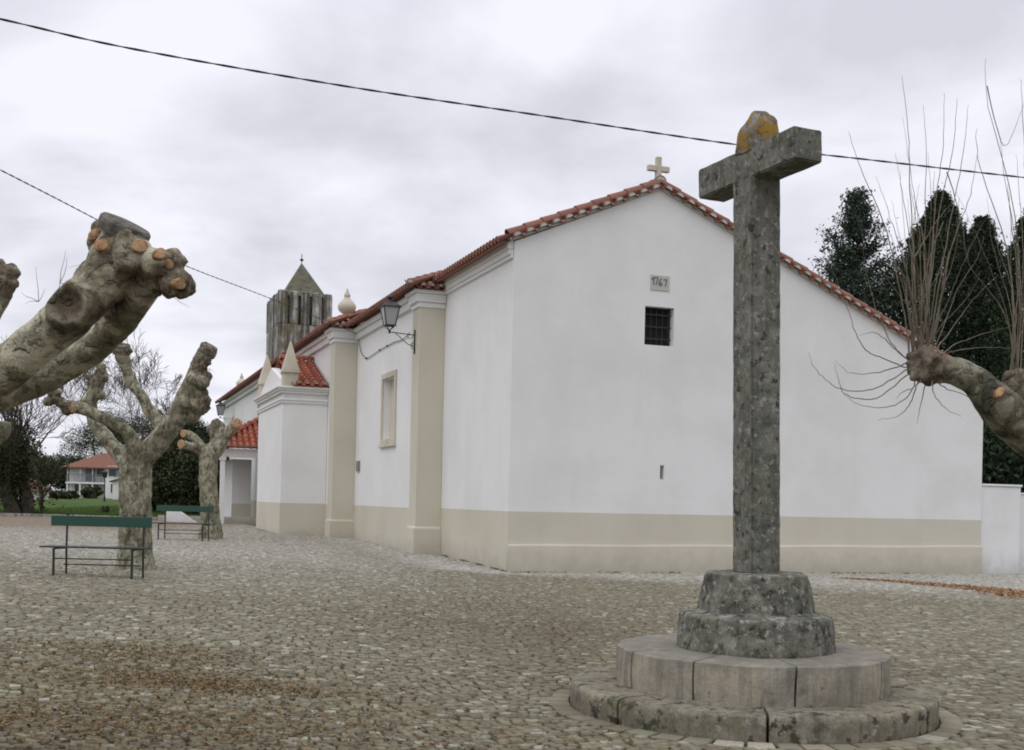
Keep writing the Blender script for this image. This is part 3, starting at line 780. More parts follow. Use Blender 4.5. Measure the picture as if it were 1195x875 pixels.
# west porch
PS, PT, PE = 24.0, -3.72, 31.0
mb = MB()
mb.box((PT, PS, 3.10), (N2T-.003, PS+.35, 3.42)); mb.box((PT, PS+.353, 3.10), (PT+.35, PE, 3.42))
mb.build('porch_beam', M_white, church, bevel=.01)
for s_ in (PS+.02, PS+3.4, PE-.33):
    mb = MB(); mb.box((PT+.06, s_, -.3), (PT+.24, s_+.18, 2.95)); mb.box((PT+.02, s_-.04, 2.953), (PT+.28, s_+.22, 3.098)); mb.build('porch_column', M_white, church, bevel=.01)
mb = MB(); mb.box((-2.86, 27.0, -.3), (-2.05, 30.9, 3.098)); mb.build('porch_wall', M_white, church); 
mb = MB(); mb.box((-2.865, 26.995, -.3), (-2.045, 27.0-.0005, 1.2)); mb.build('plinth_band', M_cream, church)
mb = MB(); mb.box((-2.0, 24.6, -.3), (N2T-.003, 26.0, .62)); mb.build('porch_step', M_cream, church)
mb = MB()
o = Vector((PT-.3, PS-.3, 3.45)); tile_field(mb, o, Vector((1,0,0)), Vector((0,1,.58)).normalized(), N2T-o.x, 2.7, sp=.26, r=.105, clip=lambda l, u: l > u*.86-.15)
o = Vector((PT-.3, PE+.3, 3.45)); tile_field(mb, o, Vector((0,-1,0)), Vector((1,0,.58)).normalized(), PE-PS+.6, 2.7, sp=.26, r=.105, clip=lambda l, u: (PE-PS+.6-l) > u*.86-.15)
o = Vector((PT-.3, PS-.3, 3.45)); ridge_line(mb, o+Vector((0,0,.1)), o+Vector((2.75,2.75,1.68)), .13)
mb.tone = .8
e2 = Vector((N2T-.002, PS-.3+2.75, 3.45+1.595)); 
mb.add([o, Vector((N2T-.002, PS-.3, 3.45)), e2], [(0,1,2)]); mb.add([o, e2, Vector((N2T-.002, PE+.3, 5.045)), Vector((PT-.3, PE+.3, 3.45))], [(0,1,2,3)])
mb.build('porch_roof', [M_tile_new, M_pale], church, smooth=True, auto=40)

# ------------------------------------------------------------------ old bell tower behind the nave
tw_loc = at(343.5, 600, 50.5); tw_loc.z = .2
tower = thing('bell_tower', tw_loc, 'old grey stone bell tower with stubby battlements and a mossy pyramid spire', 'tower', TH)
HX, HY = 1.13, 1.75; TZ = 8.6
mb = MB(); mb.box((-HX, -HY, -.5), (HX, HY, TZ)); mb.build('wall', M_towerw, tower, bevel=.03)
def arch(mb, w_, h, plane, d0, d1):
    pts = [(-w_/2, 0), (w_/2, 0)] + [(w_/2*math.cos(a), h + w_*.75*math.sin(a)) for a in np.linspace(0, math.pi, 9)]
    P = [plane(x, z, d0) for x, z in pts] + [plane(x, z, d1) for x, z in pts]; n = len(pts)
    mb.add(P, [list(range(n))[::-1], [n+i for i in range(n)]] + [[i, (i+1) % n, n+(i+1) % n, n+i] for i in range(n)])
mb = MB(); arch(mb, .9, 1.0, lambda x, z, d: (-HX-.06+d, x, 7.0+z), 0, .07); mb.build('blind_arch', M_tower, tower)
for i in range(5):
    x = -HX + .17 + i*(2*HX-.34)/4; h = random.uniform(1.30, 1.36)
    for yy in (-HY+.17, HY-.17):
        mb = MB(); wq = random.uniform(.165, .205); mb.box((x-wq, yy-.17, TZ), (x+wq, yy+.17, TZ+h)); mb.frustum((x, yy, TZ+h), (wq,.17), (wq*.8,.12), .09); mb.build('merlon', M_towerw, tower, bevel=.04)
for i in range(3):
    y = -HY + .95 + i*.85; h = random.uniform(1.32, 1.40)
    for xx in (-HX+.15, HX-.15):
        mb = MB(); mb.box((xx-.15, y-.27, TZ), (xx+.15, y+.27, TZ+h)); mb.frustum((xx, y, TZ+h), (.15,.27), (.12,.22), .09); mb.build('merlon', M_towerw, tower, bevel=.04)
mb = MB(); mb.box((-.66, -1.1, TZ), (.92, 1.1, TZ+1.3)); mb.frustum((.08, 0, TZ+1.3), (.92, 1.25), (.03, .04), 1.62)
mb.build('spire', M_spire, tower, bevel=.02)
mb = MB(); mb.tube([(.08,0,TZ+2.8), (.08,0,TZ+3.35)], .018, 6); mb.ball((.08,0,TZ+3.09), .085, 10, sc=(1,1,.7)); mb.build('weathervane', M_black, tower)

# ------------------------------------------------------------------ low white wall right of the church
p = CH + gdir*12.86; bw = thing('boundary_wall', p, 'low plain white wall joining the right end of the church', 'wall', TH)
mb = MB(); mb.box((0.003, .1, -.3), (1.36, .45, 2.21)); mb.box((1.363, .3, -.3), (9, .62, 2.02)); mb.build('wall', M_white, bw, bevel=.02)
mb = MB(); mb.box((-.02, .07, 2.213), (1.39, .48, 2.27)); mb.box((1.393, .27, 2.023), (9, .65, 2.07)); mb.build('coping', M_white, bw, bevel=.012)

# ------------------------------------------------------------------ wayside cross
CA = math.atan2(.399, .917)               # heading: x axis = thickness of the arms, y axis = along the arms
cross = thing('wayside_cross', (CX, CY, 0), 'tall weathered grey stone cross on a round stepped base', 'stone cross', CA)
def jit(p, amp, fr, seed):
    v = mnoise.noise_vector(Vector(p)*fr + Vector((seed, seed*2.1, -seed))); return (p[0]+v.x*amp, p[1]+v.y*amp, p[2]+v.z*amp)
def step_blocks(name, R_, z0, h, cuts, mat, inner, seed, wear):
    mb = MB(); cuts = sorted(cuts)
    prof = [(R_*.995, z0), (R_*1.0, z0+h*.3), (R_*1.0, z0+h*.6), (R_, z0+h-wear*1.6), (R_-wear*.3, z0+h-wear*.6), (R_-wear*1.1, z0+h-.004), (R_-wear*3, z0+h), ((R_+inner)/2, z0+h+.003), (inner, z0+h+.004), (inner, z0)]
    for i in range(len(cuts)):
        a0 = cuts[i]; a1 = cuts[(i+1) % len(cuts)]
        if a1 <= a0: a1 += 360
        da = random.uniform(-.006, .006); gap = .45
        n = max(3, int((a1-a0)/3)); angs = np.linspace(a0+gap, a1-gap, n+1)
        P = []
        for a in angs:
            ar = R(a)
            e_ = min(a-angs[0], angs[-1]-a)
            for (r_, z) in prof:
                rr = r_ + da - (.008 if e_ < .2 and r_ > inner else 0)
                P.append(jit(jit((rr*math.cos(ar), rr*math.sin(ar), z), .009, 4.5, seed), .004, 22, seed))
        m = len(prof); fs = []
        for j in range(n):
            for k in range(m):
                fs.append([j*m+k, (j+1)*m+k, (j+1)*m+(k+1) % m, j*m+(k+1) % m])
        fs.append(list(range(m))[::-1][::-1]); fs.append([n*m+k for k in range(m)][::-1])
        mb.tone = random.random(); mb.add(P, fs)
    return mb.build(name, mat, cross, smooth=True, auto=45)
# image-plane angle phi (0 = towards the viewer, + to the right) -> local angle
def la(phi): return -90 - 12 + phi - math.degrees(CA)
step_blocks('step', 1.385, -.06, .234, [la(p) for p in (-110, -41, 5.5, 64, 130, 190)], M_stepd, .5, 1.3, .028)
step_blocks('step', 1.035, .15, .302, [la(p) for p in (-95, -57, -22, 18, 65, 105, 150, 200)], M_step, .3, 7.7, .012)
def drum(name, prof, seed, mat, n=72):
    mb = MB(); P = []; m = len(prof)
    pr = []
    for i in range(m-1):
        for k in range(5): t = k/5; pr.append((prof[i][0]*(1-t)+prof[i+1][0]*t, prof[i][1]*(1-t)+prof[i+1][1]*t))
    pr.append(prof[-1]); mb.lathe((0,0,0), pr, n)
    mb.v = [jit(jit(p, .007, 4, seed), .007, 19, seed) for p in mb.v]
    return mb.build(name, mat, cross, smooth=True, auto=50)
drum('base_drum', [(.603, .44), (.608, .46), (.598, .58), (.588, .69), (.583, .708), (.565, .720), (.52, .727), (.46, .745), (.40, .77), (.1, .78)], 3.1, M_drum)
drum('pedestal', [(.45, .735), (.440, .77), (.420, .90), (.400, 1.008), (.394, 1.028), (.375, 1.038), (.30, 1.04), (.05, 1.042)], 4.4, M_drum)
def stone_bar(mb, a, b, n=14, seed=2., amp=.0045):
    """box between corners a,b with a fine grid so that edges are worn"""
    bm = bmesh.new(); bmesh.ops.create_cube(bm, size=1)
    sz = [b[i]-a[i] for i in range(3)]; c = [(a[i]+b[i])/2 for i in range(3)]
    for v in bm.verts: v.co = Vector((c[i]+v.co[i]*sz[i] for i in range(3)))
    bmesh.ops.bevel(bm, geom=bm.edges[:], offset=.011, segments=2, affect='EDGES')
    for ax in range(3):
        k = int(sz[ax]/.05)
        for i in range(1, k):
            pl = [0,0,0]; pl[ax] = a[ax]+sz[ax]*i/k; no = [0,0,0]; no[ax] = 1
            bmesh.ops.bisect_plane(bm, geom=bm.verts[:]+bm.edges[:]+bm.faces[:], plane_co=pl, plane_no=no)
    bm.verts.index_update()
    mb.add([jit(v.co, amp, 9, seed) for v in bm.verts], [[v.index for v in f.verts] for f in bm.faces]); bm.free()
mb = MB(); stone_bar(mb, (-.133, -.131, 1.03), (.133, .131, 4.09)); mb.build('shaft', M_cross, cross, smooth=True, auto=50)
mb = MB(); stone_bar(mb, (-.127, -.635, 4.075), (.127, .635, 4.315), seed=5.); mb.build('crossbar', M_cross, cross, smooth=True, auto=50)
mb = MB()
pr = [(.05, 0)]
for q, z in ((1.08,.005),(1.12,.04),(1.11,.09),(1.07,.14),(1.03,.19),(.99,.225),(.90,.255),(.72,.278),(.48,.289),(.24,.293),(.08,.295)): pr.append((.155*q, z))
mb.lathe((0,0,0), pr, 28)
V = []
for x, y, z in mb.v:
    sq = max(abs(x), abs(y))/max(1e-6, math.hypot(x, y)); k_ = 1 + .10*(1-sq)*3          # squarish plan
    x, y = x*k_*.92, y*k_*1.02
    z = z*(1 - .55*max(0, min(1, (y+.05)/.19))**1.2) if z > .05 else z                       # broken off lower on the far side
    V.append(jit(jit((x, y - .02, z+4.285), .024, 6, 9.), .016, 13, 4.))
mb.v = V
mb.build('broken_top', M_stub, cross, smooth=True, auto=60)
lean = Matrix.Rotation(-CA, 3, 'Z') @ Vector((-.021, 0, 0))            # the shaft stands slightly out of plumb
for o_ in cross.children:
    if o_.name.split('.')[0] in ('shaft', 'crossbar', 'broken_top'):
        for v in o_.data.vertices: v.co += lean*(v.co.z - 1.0)
    if o_.name.split('.')[0] != 'step':                                # and sits a little off the centre of the steps
        for v in o_.data.vertices: v.co += lean*-1.65
# ring course of paving stones round the base
mb = MB(); a = 0
while a < 360:
    w_ = random.uniform(6, 9.5); r0, r1 = 1.40+random.uniform(0,.01), 1.40+.165+random.uniform(-.01,.015); g = .45; mb.tone = min(1, max(0, random.gauss(.6, .2)))
    P = []
    for rr, aa in ((r0, a+g), (r1, a+g), (r1, a+w_-g), (r0, a+w_-g)): P.append((rr*math.cos(R(aa)), rr*math.sin(R(aa))))
    c = (sum(p[0] for p in P)/4, sum(p[1] for p in P)/4); z = random.uniform(.002, .007)
    V = [(CX+p[0], CY+p[1], gz(CX+p[0])-.02) for p in P] + [(CX+p[0], CY+p[1], gz(CX+p[0])+z-.006) for p in P] + [(CX+c[0]+(p[0]-c[0])*.92, CY+c[1]+(p[1]-c[1])*.92, gz(CX+p[0])+z) for p in P]
    mb.add(V, [(0,1,5,4),(1,2,6,5),(2,3,7,6),(3,0,4,7),(4,5,9,8),(5,6,10,9),(6,7,11,10),(7,4,8,11),(8,9,10,11)]); a += w_
tag(mb.build('paving_ring', M_cobble), kind='structure')

# ------------------------------------------------------------------ benches
def make_bench(loc, rz, label):
    b = thing('park_bench', loc, label, 'bench', rz, 'green park benches under the plane trees')
    mb = MB(); mb.box((-.765, .118, .745), (.765, .15, .90)); sl = mb.build('backrest', M_green, b, bevel=.006)
    mb = MB()
    for i in range(3): mb.box((-.79, -.215+i*.108, .428), (.79, -.215+i*.108+.096, .452))
    mb.build('seat', M_iron, b, bevel=.005)
    for x in (-.575, .60):
        mb = MB(); mb.tube([(x, -.20, -.02), (x, -.20, .42)], .019, 8); mb.build('leg', M_iron, b, smooth=True, auto=50)
        mb = MB(); mb.tube([(x+.035, .175, -.02), (x+.035, .165, .42), (x+.035, .172, .70), (x+.035, .176, .915)], .016, 8); mb.ball((x+.035, .19, .925), .03, 8); mb.build('leg', M_iron, b, smooth=True, auto=50)
        mb = MB(); mb.bar((x+.015, -.20, .416), (x+.03, .17, .416), .03, .02); mb.build('seat_support', M_iron, b)
    for y_, z_ in ((-.19, .27), (.165, .165)): mb = MB(); mb.tube([(-.575, y_, z_), (.60, y_, z_)], .010, 6); mb.build('stretcher', M_iron, b, smooth=True)
    return b
b1p = at(113, 672, 17.3); b1p.z = gz(b1p.x)
bench = make_bench(b1p, R(-2), 'green slatted park bench in front of the knobbly forked plane tree')
b2p = at(213, 625, 30.3); b2p.z = gz(b2p.x)
bench2 = copy_tree(bench); bench2.location = b2p; bench2.rotation_euler = (0, 0, R(-4)); bench2['label'] = 'farther green park bench beside the short plane tree near the porch'

# ------------------------------------------------------------------ wall lanterns
def make_lantern(loc, rz, k, label):
    L = thing('wall_lantern', loc, label, 'lantern', rz, 'black iron lanterns on the church wall')   # local: -x away from the wall, origin at the wall
    L.scale = (k, k, k)
    mb = MB()
    mb.bar((-.02, 0, -.55), (-.02, 0, .10), .03, .03); mb.bar((-.02, 0, -.04), (-.72, 0, .0), .028, .022)
    mb.tube([(-.02,0,-.42),(-.08,0,-.40),(-.12,0,-.32),(-.09,0,-.25),(-.04,0,-.27)], .010, 6)
    mb.tube([(-.03,0,-.34),(-.20,0,-.30),(-.38,0,-.16),(-.56,0,-.02)], .011, 6)
    mb.tube([(-.06,0,-.05),(-.10,0,-.12),(-.17,0,-.14),(-.22,0,-.10),(-.2,0,-.05)], .009, 6)
    mb.tube([(-.72,0,-.04),(-.72,0,.06)], [.028,.036], 8)
    br = mb.build('bracket', M_black, L)
    cx = -.72; b_, t_ = .125, .215; z0, z1 = .17, .66
    mb = MB()
    for sx in (-1, 1):
        for sy in (-1, 1):
            mb.bar((cx+sx*b_, sy*b_, z0), (cx+sx*t_, sy*t_, z1), .028, .028)
            mb.bar((cx+sx*.02, sy*.02, .05), (cx+sx*b_, sy*b_, z0), .016, .016)
            mb.tube([(cx+sx*b_, sy*b_, z0), (cx+sx*(b_+.03), sy*(b_+.03), z0-.015), (cx+sx*(b_+.04), sy*(b_+.04), z0-.04)], .008, 5)
    for h, z in ((b_, z0), (t_+.02, z1)):
        for (p, q) in (((-h,-h),(h,-h)), ((h,-h),(h,h)), ((h,h),(-h,h)), ((-h,h),(-h,-h))): mb.bar((cx+p[0], p[1], z), (cx+q[0], q[1], z), .032, .03)
    mb.build('frame', M_black, L)
    mb = MB()
    P = [(cx-b_,-b_,z0),(cx+b_,-b_,z0),(cx+b_,b_,z0),(cx-b_,b_,z0),(cx-t_,-t_,z1),(cx+t_,-t_,z1),(cx+t_,t_,z1),(cx-t_,t_,z1)]
    mb.add(P, [(0,1,5,4),(1,2,6,5),(2,3,7,6),(3,0,4,7)]); mb.build('glass', M_frost, L)
    mb = MB(); mb.frustum((cx,0,z1+.012), (t_+.04,t_+.04), (.10,.10), .13); mb.lathe((cx,0,z1+.142), [(.10,0),(.09,.03),(.05,.05),(.035,.07),(.075,.10),(.085,.13),(.07,.165),(.03,.19),(.01,.20)], 14)
    mb.build('cap', M_black, L, smooth=True, auto=35)
    return L
lp = CH + ndir*5.52 + gdir*(NT-.092); lp.z = 5.86
lan = make_lantern(lp, TH, .96, 'black iron lantern on a bracket beside the near cream pilaster')
lp2 = CH + ndir*33.0 + gdir*(-3.0); 
a_, b_ = ray(272, 489)
# second lantern: same wall line, above the porch roof
def on_plane_t(x, y, t):
    a, b = ray(x, y); s_ = (a*(CH.y+gdir.y*t)-(CH.x+gdir.x*t))/(ndir.x-a*ndir.y); Y = CH.y+ndir.y*s_+gdir.y*t
    return Vector((a*Y, Y, EYE+b*Y))
lan2 = copy_tree(lan); lan2.location = on_plane_t(272.5, 488, N2T-.002); lan2.scale = (.98,)*3; lan2['label'] = 'smaller looking black iron lantern above the porch roof at the far end'

# ------------------------------------------------------------------ cables
def sag(p, q, d, n=60):
    return [p.lerp(q, t) - Vector((0,0,d*4*t*(1-t))) for t in np.linspace(0, 1, n)]
def cable(name, pts, r, label, pitch=.35, twist=True, mats=M_cable):
    mb = MB()
    if twist:
        # resample finely, two strands wound round each other
        L = [0]
        for i in range(1, len(pts)): L.append(L[-1]+(pts[i]-pts[i-1]).length)
        n = int(L[-1]/(pitch/7)); ps = []
        for s_ in np.linspace(0, L[-1], n):
            j = min(len(pts)-2, max(0, int(np.searchsorted(L, s_))-1)); t = (s_-L[j])/max(1e-6, L[j+1]-L[j]); ps.append((pts[j].lerp(pts[j+1], t), s_))
        d = (pts[-1]-pts[0]).normalized(); u = d.cross(Vector((0,0,1))).normalized(); v = u.cross(d)
        for ph in (0, math.pi):
            mb.tube([p + (u*math.cos(2*math.pi*s_/pitch+ph)+v*math.sin(2*math.pi*s_/pitch+ph))*r*.55 for p, s_ in ps], r*.62, 5)
    else: mb.tube(pts, r, 6)
    return tag(mb.build(name, mats, smooth=True), label, 'cable')
A = at(-260, -36, 9.0); B = at(1500, 238, 13.5)
# curve through the photographed line
pts = [at(x, y, 9.6 + (x+260)/1760*4.6) for x, y in ((-260, -36), (0, 22), (150, 56), (400, 100), (620, 133), (855, 168), (1020, 187), (1195, 207), (1500, 240))]
def smooth_path(pts, n=12):
    out_ = []
    P = [pts[0]] + list(pts) + [pts[-1]]
    for i in range(1, len(P)-2):
        for k in range(n):
            t = k/n; p0, p1, p2, p3 = P[i-1], P[i], P[i+1], P[i+2]
            out_.append(.5*((2*p1)+(p2-p0)*t+(2*p0-5*p1+4*p2-p3)*t*t+(3*p1-p0-3*p2+p3)*t**3))
    out_.append(P[-2]); return out_
cable('overhead_cable', smooth_path(pts), .0098, 'thick twisted black cable crossing the sky behind the stone cross', .55)
wend = on_plane_t(418, 390, NT-.06)
pts = [at(-260, 60, 11.0), at(-120, 138, 14.5), at(0, 198, 18.0), at(105, 252, 22), at(200, 303, 26.5), at(315, 348, 32.5), wend]
cable('overhead_cable', smooth_path(pts), .0115, 'thinner black cable sloping down from the left to the church wall', .6)
wp = [on_plane_t(x, y, NT-.03) for x, y in ((418, 390), (419.5, 402), (422, 412), (427.5, 418), (435, 414), (443, 408.5), (452, 403.5), (461, 399), (470, 396), (478, 388))]
o = cable('wall_cable', smooth_path([wend] + wp[1:], 6), .0105, 'black service cable looping along the white nave wall beneath the lantern', twist=False)
mb = MB(); mb.tube([wend+Vector((0,0,.0)), wend + gdir*.06], .03, 8); mb.ball(wend, .055, 8)
mb.build('insulator', M_black, o)
for q in (wp[3], wp[5], wp[6]): mb = MB(); mb.ball(q, .035, 8); mb.build('clamp', M_black, o)

# ------------------------------------------------------------------ pollarded plane trees
def cat(pts, n=6):
    """Catmull-Rom through (Vector, r)"""
    P = [pts[0]] + list(pts) + [pts[-1]]; out_ = []
    for i in range(1, len(P)-2):
        for k in range(n):
            t = k/n; q = []
            for c in (0, 1):
                p0, p1, p2, p3 = P[i-1][c], P[i][c], P[i+1][c], P[i+2][c]
                q.append(.5*((2*p1)+(p2-p0)*t+(2*p0-5*p1+4*p2-p3)*t*t+(3*p1-p0-3*p2+p3)*t**3))
            out_.append((q[0], max(.004, q[1])))
    out_.append(pts[-1]); return out_
def organic(name, limbs, lumps, root, mat, voxel, amp, fr, rings=(), burl=(), dark=(), knots=()):
    """limbs swept, lumps added, remeshed to one continuous surface, noise displaced"""
    mb = MB()
    for l in limbs:
        q = cat(l); mb.tube([p for p, r_ in q], [r_ for p, r_ in q], 14)
    for c, r_ in lumps: mb.ball(c, r_, 12)
    for pts, r_ in rings: mb.tube(pts, r_, 10)
    o = mb.build(name+'_tmp', mat)
    m = o.modifiers.new('r', 'REMESH'); m.mode = 'VOXEL'; m.voxel_size = voxel
    s_ = o.modifiers.new('s', 'SMOOTH'); s_.iterations = 3; s_.factor = .5
    dg = bpy.context.evaluated_depsgraph_get(); me = bpy.data.meshes.new_from_object(o.evaluated_get(dg)); 
    bpy.data.objects.remove(o)
    n = len(me.vertices); co = np.empty(n*3, np.float32); me.vertices.foreach_get('co', co); co = co.reshape(-1, 3)
    no = np.empty(n*3, np.float32); me.vertices.foreach_get('normal', no); no = no.reshape(-1, 3)
    burl = [(np.array(c), r_) for c, r_ in burl]
    tn = np.zeros(n)
    for i in range(n):
        p = Vector(co[i]); 
        d = mnoise.noise(p*fr)*amp + mnoise.noise(p*fr*2.7)*amp*.5
        k = 0
        for c, r_ in burl: 
            dd = np.linalg.norm(co[i]-c)/r_
            if dd < 1: k = max(k, 1-dd*dd)
        if k: d += k*((abs(mnoise.noise(p*fr*2.6))*2.2 - .5)*amp*2.0 + (abs(mnoise.noise(p*fr*6.5))*2 - .4)*amp*1.0)
        for c, r_ in dark:
            dd = (p - c).length/r_
            if dd < 1: k = max(k, .75*(1-dd**4)); d += (1-dd)*mnoise.noise(p*fr*5)*amp*1.5
        tn[i] = k; co[i] += no[i]*d
    for (x, y, r_) in knots:
        me.vertices.foreach_set('co', co.ravel()); me.update()
        T_ = BVHTree.FromPolygons([v.co for v in me.vertices], [p.vertices[:] for p in me.polygons])
        a_, b_ = ray(x, y); h_, hn, _, _ = T_.ray_cast(Vector((0, 0, EYE)), Vector((a_, 1, b_)).normalized())
        if h_ is None: continue
        hn = (hn*.5 + Vector((0, -1, 0))*.5).normalized(); h_ = np.array(h_); hn = np.array(hn)
        for i in np.where(np.linalg.norm(co - h_, axis=1) < r_*2.0)[0]:
            v_ = co[i] - h_; ax_ = v_ @ hn; lat = np.linalg.norm(v_ - hn*ax_)*(1 + .18*mnoise.noise(Vector(co[i])*9))
            if ax_ < -r_*1.3: continue
            if lat < r_: co[i] -= hn*r_*.75*(1-(lat/r_)**3); tn[i] = .62 + .3*mnoise.noise(Vector(co[i])*30)
            elif lat < r_*1.75: co[i] += hn*r_*.42*math.sin(math.pi*(lat/r_-1)/.75); tn[i] = max(tn[i], .34)
    off = np.array(root.location, np.float32); co -= off
    me.vertices.foreach_set('co', co.ravel()); me.update()
    if 'tone' in me.attributes: me.attributes.remove(me.attributes['tone'])
    a = me.attributes.new('tone', 'FLOAT', 'POINT'); a.data.foreach_set('value', np.clip(tn*1.6, 0, 1).astype(np.float32))
    me.polygons.foreach_set('use_smooth', [True]*len(me.polygons))
    me.materials.clear(); me.materials.append(mat)
    me.name = name; ob = bpy.data.objects.new(name, me); COL.objects.link(ob); ob.parent = root
    return ob
def disc(root, c, nrm, r_, mat=None, name='pruning_cut', th=.03, sx=1.0):
    mb = MB(); nrm = Vector(nrm).normalized(); u = nrm.orthogonal().normalized(); v = nrm.cross(u); n = 28; ph_ = random.uniform(0, 6)
    ri = [(1.0, -th), (1.0, 0), (.9, th*.25), (.5, th*.32), (.04, th*.35)]
    P = []
    for q, h in ri:
        for k in range(n):
            a = 2*math.pi*k/n; rr = r_*q*(1+.08*math.sin(2*a+ph_)+.025*math.sin(5*a+ph_)); P.append(tuple(c + (u*math.cos(a)*sx+v*math.sin(a))*rr + nrm*h))
    fs = [[i*n+k, i*n+(k+1) % n, (i+1)*n+(k+1) % n, (i+1)*n+k] for i in range(len(ri)-1) for k in range(n)]
    fs.append([(len(ri)-1)*n+k for k in range(n)]); mb.add(P, fs)
    return mb.build(name, mat or M_cut, root, smooth=True, auto=40, off=root.location)
def surface(ob, root, x, y):
    """where the sight line meets the bark: cuts are seated on the real surface"""
    me = ob.data; T_ = BVHTree.FromPolygons([v.co for v in me.vertices], [p.vertices[:] for p in me.polygons])
    a, b = ray(x, y); o_ = Vector((0, 0, EYE)); hit = T_.ray_cast(o_ - Vector(root.location), Vector((a, 1, b)).normalized())
    return (hit[0] + Vector(root.location), hit[1]) if hit[0] is not None else (None, None)
def cut_at(ob, root, x, y, r_, nn=None, mat=None, name='pruning_cut', sx=1.15, out=.006):
    p, n_ = surface(ob, root, x, y)
    if p is None: print('no surface at', x, y); return
    if nn is not None: n_ = (n_ + Vector(nn).normalized()*.6).normalized()
    disc(root, p + n_*out, n_, r_, mat, name, .03, sx)
def px(nodes, Y):
    """(x, y, r_px, dY) -> (Vector, r m)"""
    return [(at(x, y, Y+d), r_*(Y+d)/F) for x, y, r_, d in nodes]

# foreground tree, left; the trunk stands just outside the picture
Y1 = 5.3
t1 = Vector((-3.25, 5.5, 0)); t1.z = gz(t1.x)
tr1 = thing('pollarded_plane_tree', t1, 'big pollarded plane tree reaching in from the left edge, with a round knot hole', 'tree')
base = [(t1 + Vector((0,0,-.2)), .33), (t1 + Vector((0,.02,.5)), .25), (t1+Vector((.05,0,1.2)), .235), (t1+Vector((.12,-.05,1.75)), .24)]
crotch = t1 + Vector((.15,-.05,1.72))
limbs = [base,
  [(crotch, .19), (at(-140, 505, 5.45), .155)] + px([(-60, 462, 32, .1), (0, 434, 27, 0), (50, 396, 25, -.05), (95, 354, 28, -.1), (125, 318, 28, -.1), (141, 285, 26, -.1), (146, 270, 26, -.1)], Y1),
  [(at(-120, 500, 5.5), .11)] + px([(-30, 470, 22, .22), (40, 447, 17, .27), (92, 418, 18, .28), (128, 388, 19, .2), (154, 350, 22, .05), (180, 322, 20, -.05), (199, 318, 19, -.1)], Y1),
  [(crotch, .16), (t1+Vector((.35,.1,2.1)), .12), (at(-60, 440, 6.2), .075), (at(-25, 385, 6.2), .07), (at(0, 340, 6.2), .062), (at(6, 325, 6.2), .072)],
  [(t1+Vector((.1,0,1.3)), .10), (at(-80, 560, 6.0), .06), (at(-25, 525, 6.0), .05), (at(0, 505, 6.0), .045), (at(3, 492, 6.0), .04)],
]
P_ = lambda x, y, d=0: at(x, y, Y1+d)
lumps = [(P_(116, 285, -.05), .055), (P_(165, 292, -.15), .05), (P_(205, 330, -.1), .075), (P_(182, 305, -.15), .07), (P_(200, 305, -.1), .065), (P_(118, 268, 0), .045), (P_(150, 300, -.15), .08), (at(12, 318, 6.2), .05), (at(-4, 312, 6.2), .05)]
ring = [P_(80 + 22*math.cos(a)*1.0 + 3*math.sin(a), 352 + 27*math.sin(a), -.165 + .03*abs(math.sin(a))) for a in np.linspace(0, 2*math.pi, 33)]
burl = [(P_(120, 330, -.05), .20), (P_(150, 300, -.1), .17), (P_(205, 322, -.1), .16), (at(6, 325, 6.2), .13), (P_(180,330,-.1), .14)]
ob1 = organic('trunk', limbs, lumps, tr1, M_bark, .0105, .009, 6, burl=burl, knots=[(80, 354, .068)])
vdir = (P_(146, 268, -.1) - P_(130, 312, -.1)).normalized()
disc(tr1, P_(147, 263, -.1), vdir + Vector((.25, -.25, .15)), .112, M_oldcut, 'old_cut', .05)
for (x, y, r_, nn) in ((119, 287, .030, (-.2,-1,-.1)), (111, 275, .030, (-.5,-1,.2)), (163, 288, .032, (.5,-1,-.1)), (196, 308, .022, (.4,-1,.3)), (209, 331, .026, (1,-.3,.1)), (186, 297, .028, (.1,-.5,1))):
    cut_at(ob1, tr1, x, y, r_, nn)
def hairs(root, spots, n, L, r_, name='twig_tuft', mat=None):
    for c in spots:
        mb = MB()
        for i in range(n):
            d = Vector((random.uniform(-1,1), random.uniform(-1,.4), random.uniform(-1,1))).normalized(); l = random.uniform(.4,1)*L
            p = c; q = [p]
            for k in range(3): p = p + d*l/3; d = (d+Vector((random.uniform(-.3,.3), random.uniform(-.3,.3), random.uniform(-.3,.3)))).normalized(); q.append(p)
            mb.tube(q, [r_, r_*.8, r_*.6, r_*.3], 4)
        mb.build(name, mat or M_twig, root, off=root.location)
hairs(tr1, [P_(112,300,-.1), P_(70,330,-.2), P_(175,345,-.1), P_(190,340,-.1), P_(45,352,-.1)], 4, .16, .0015)

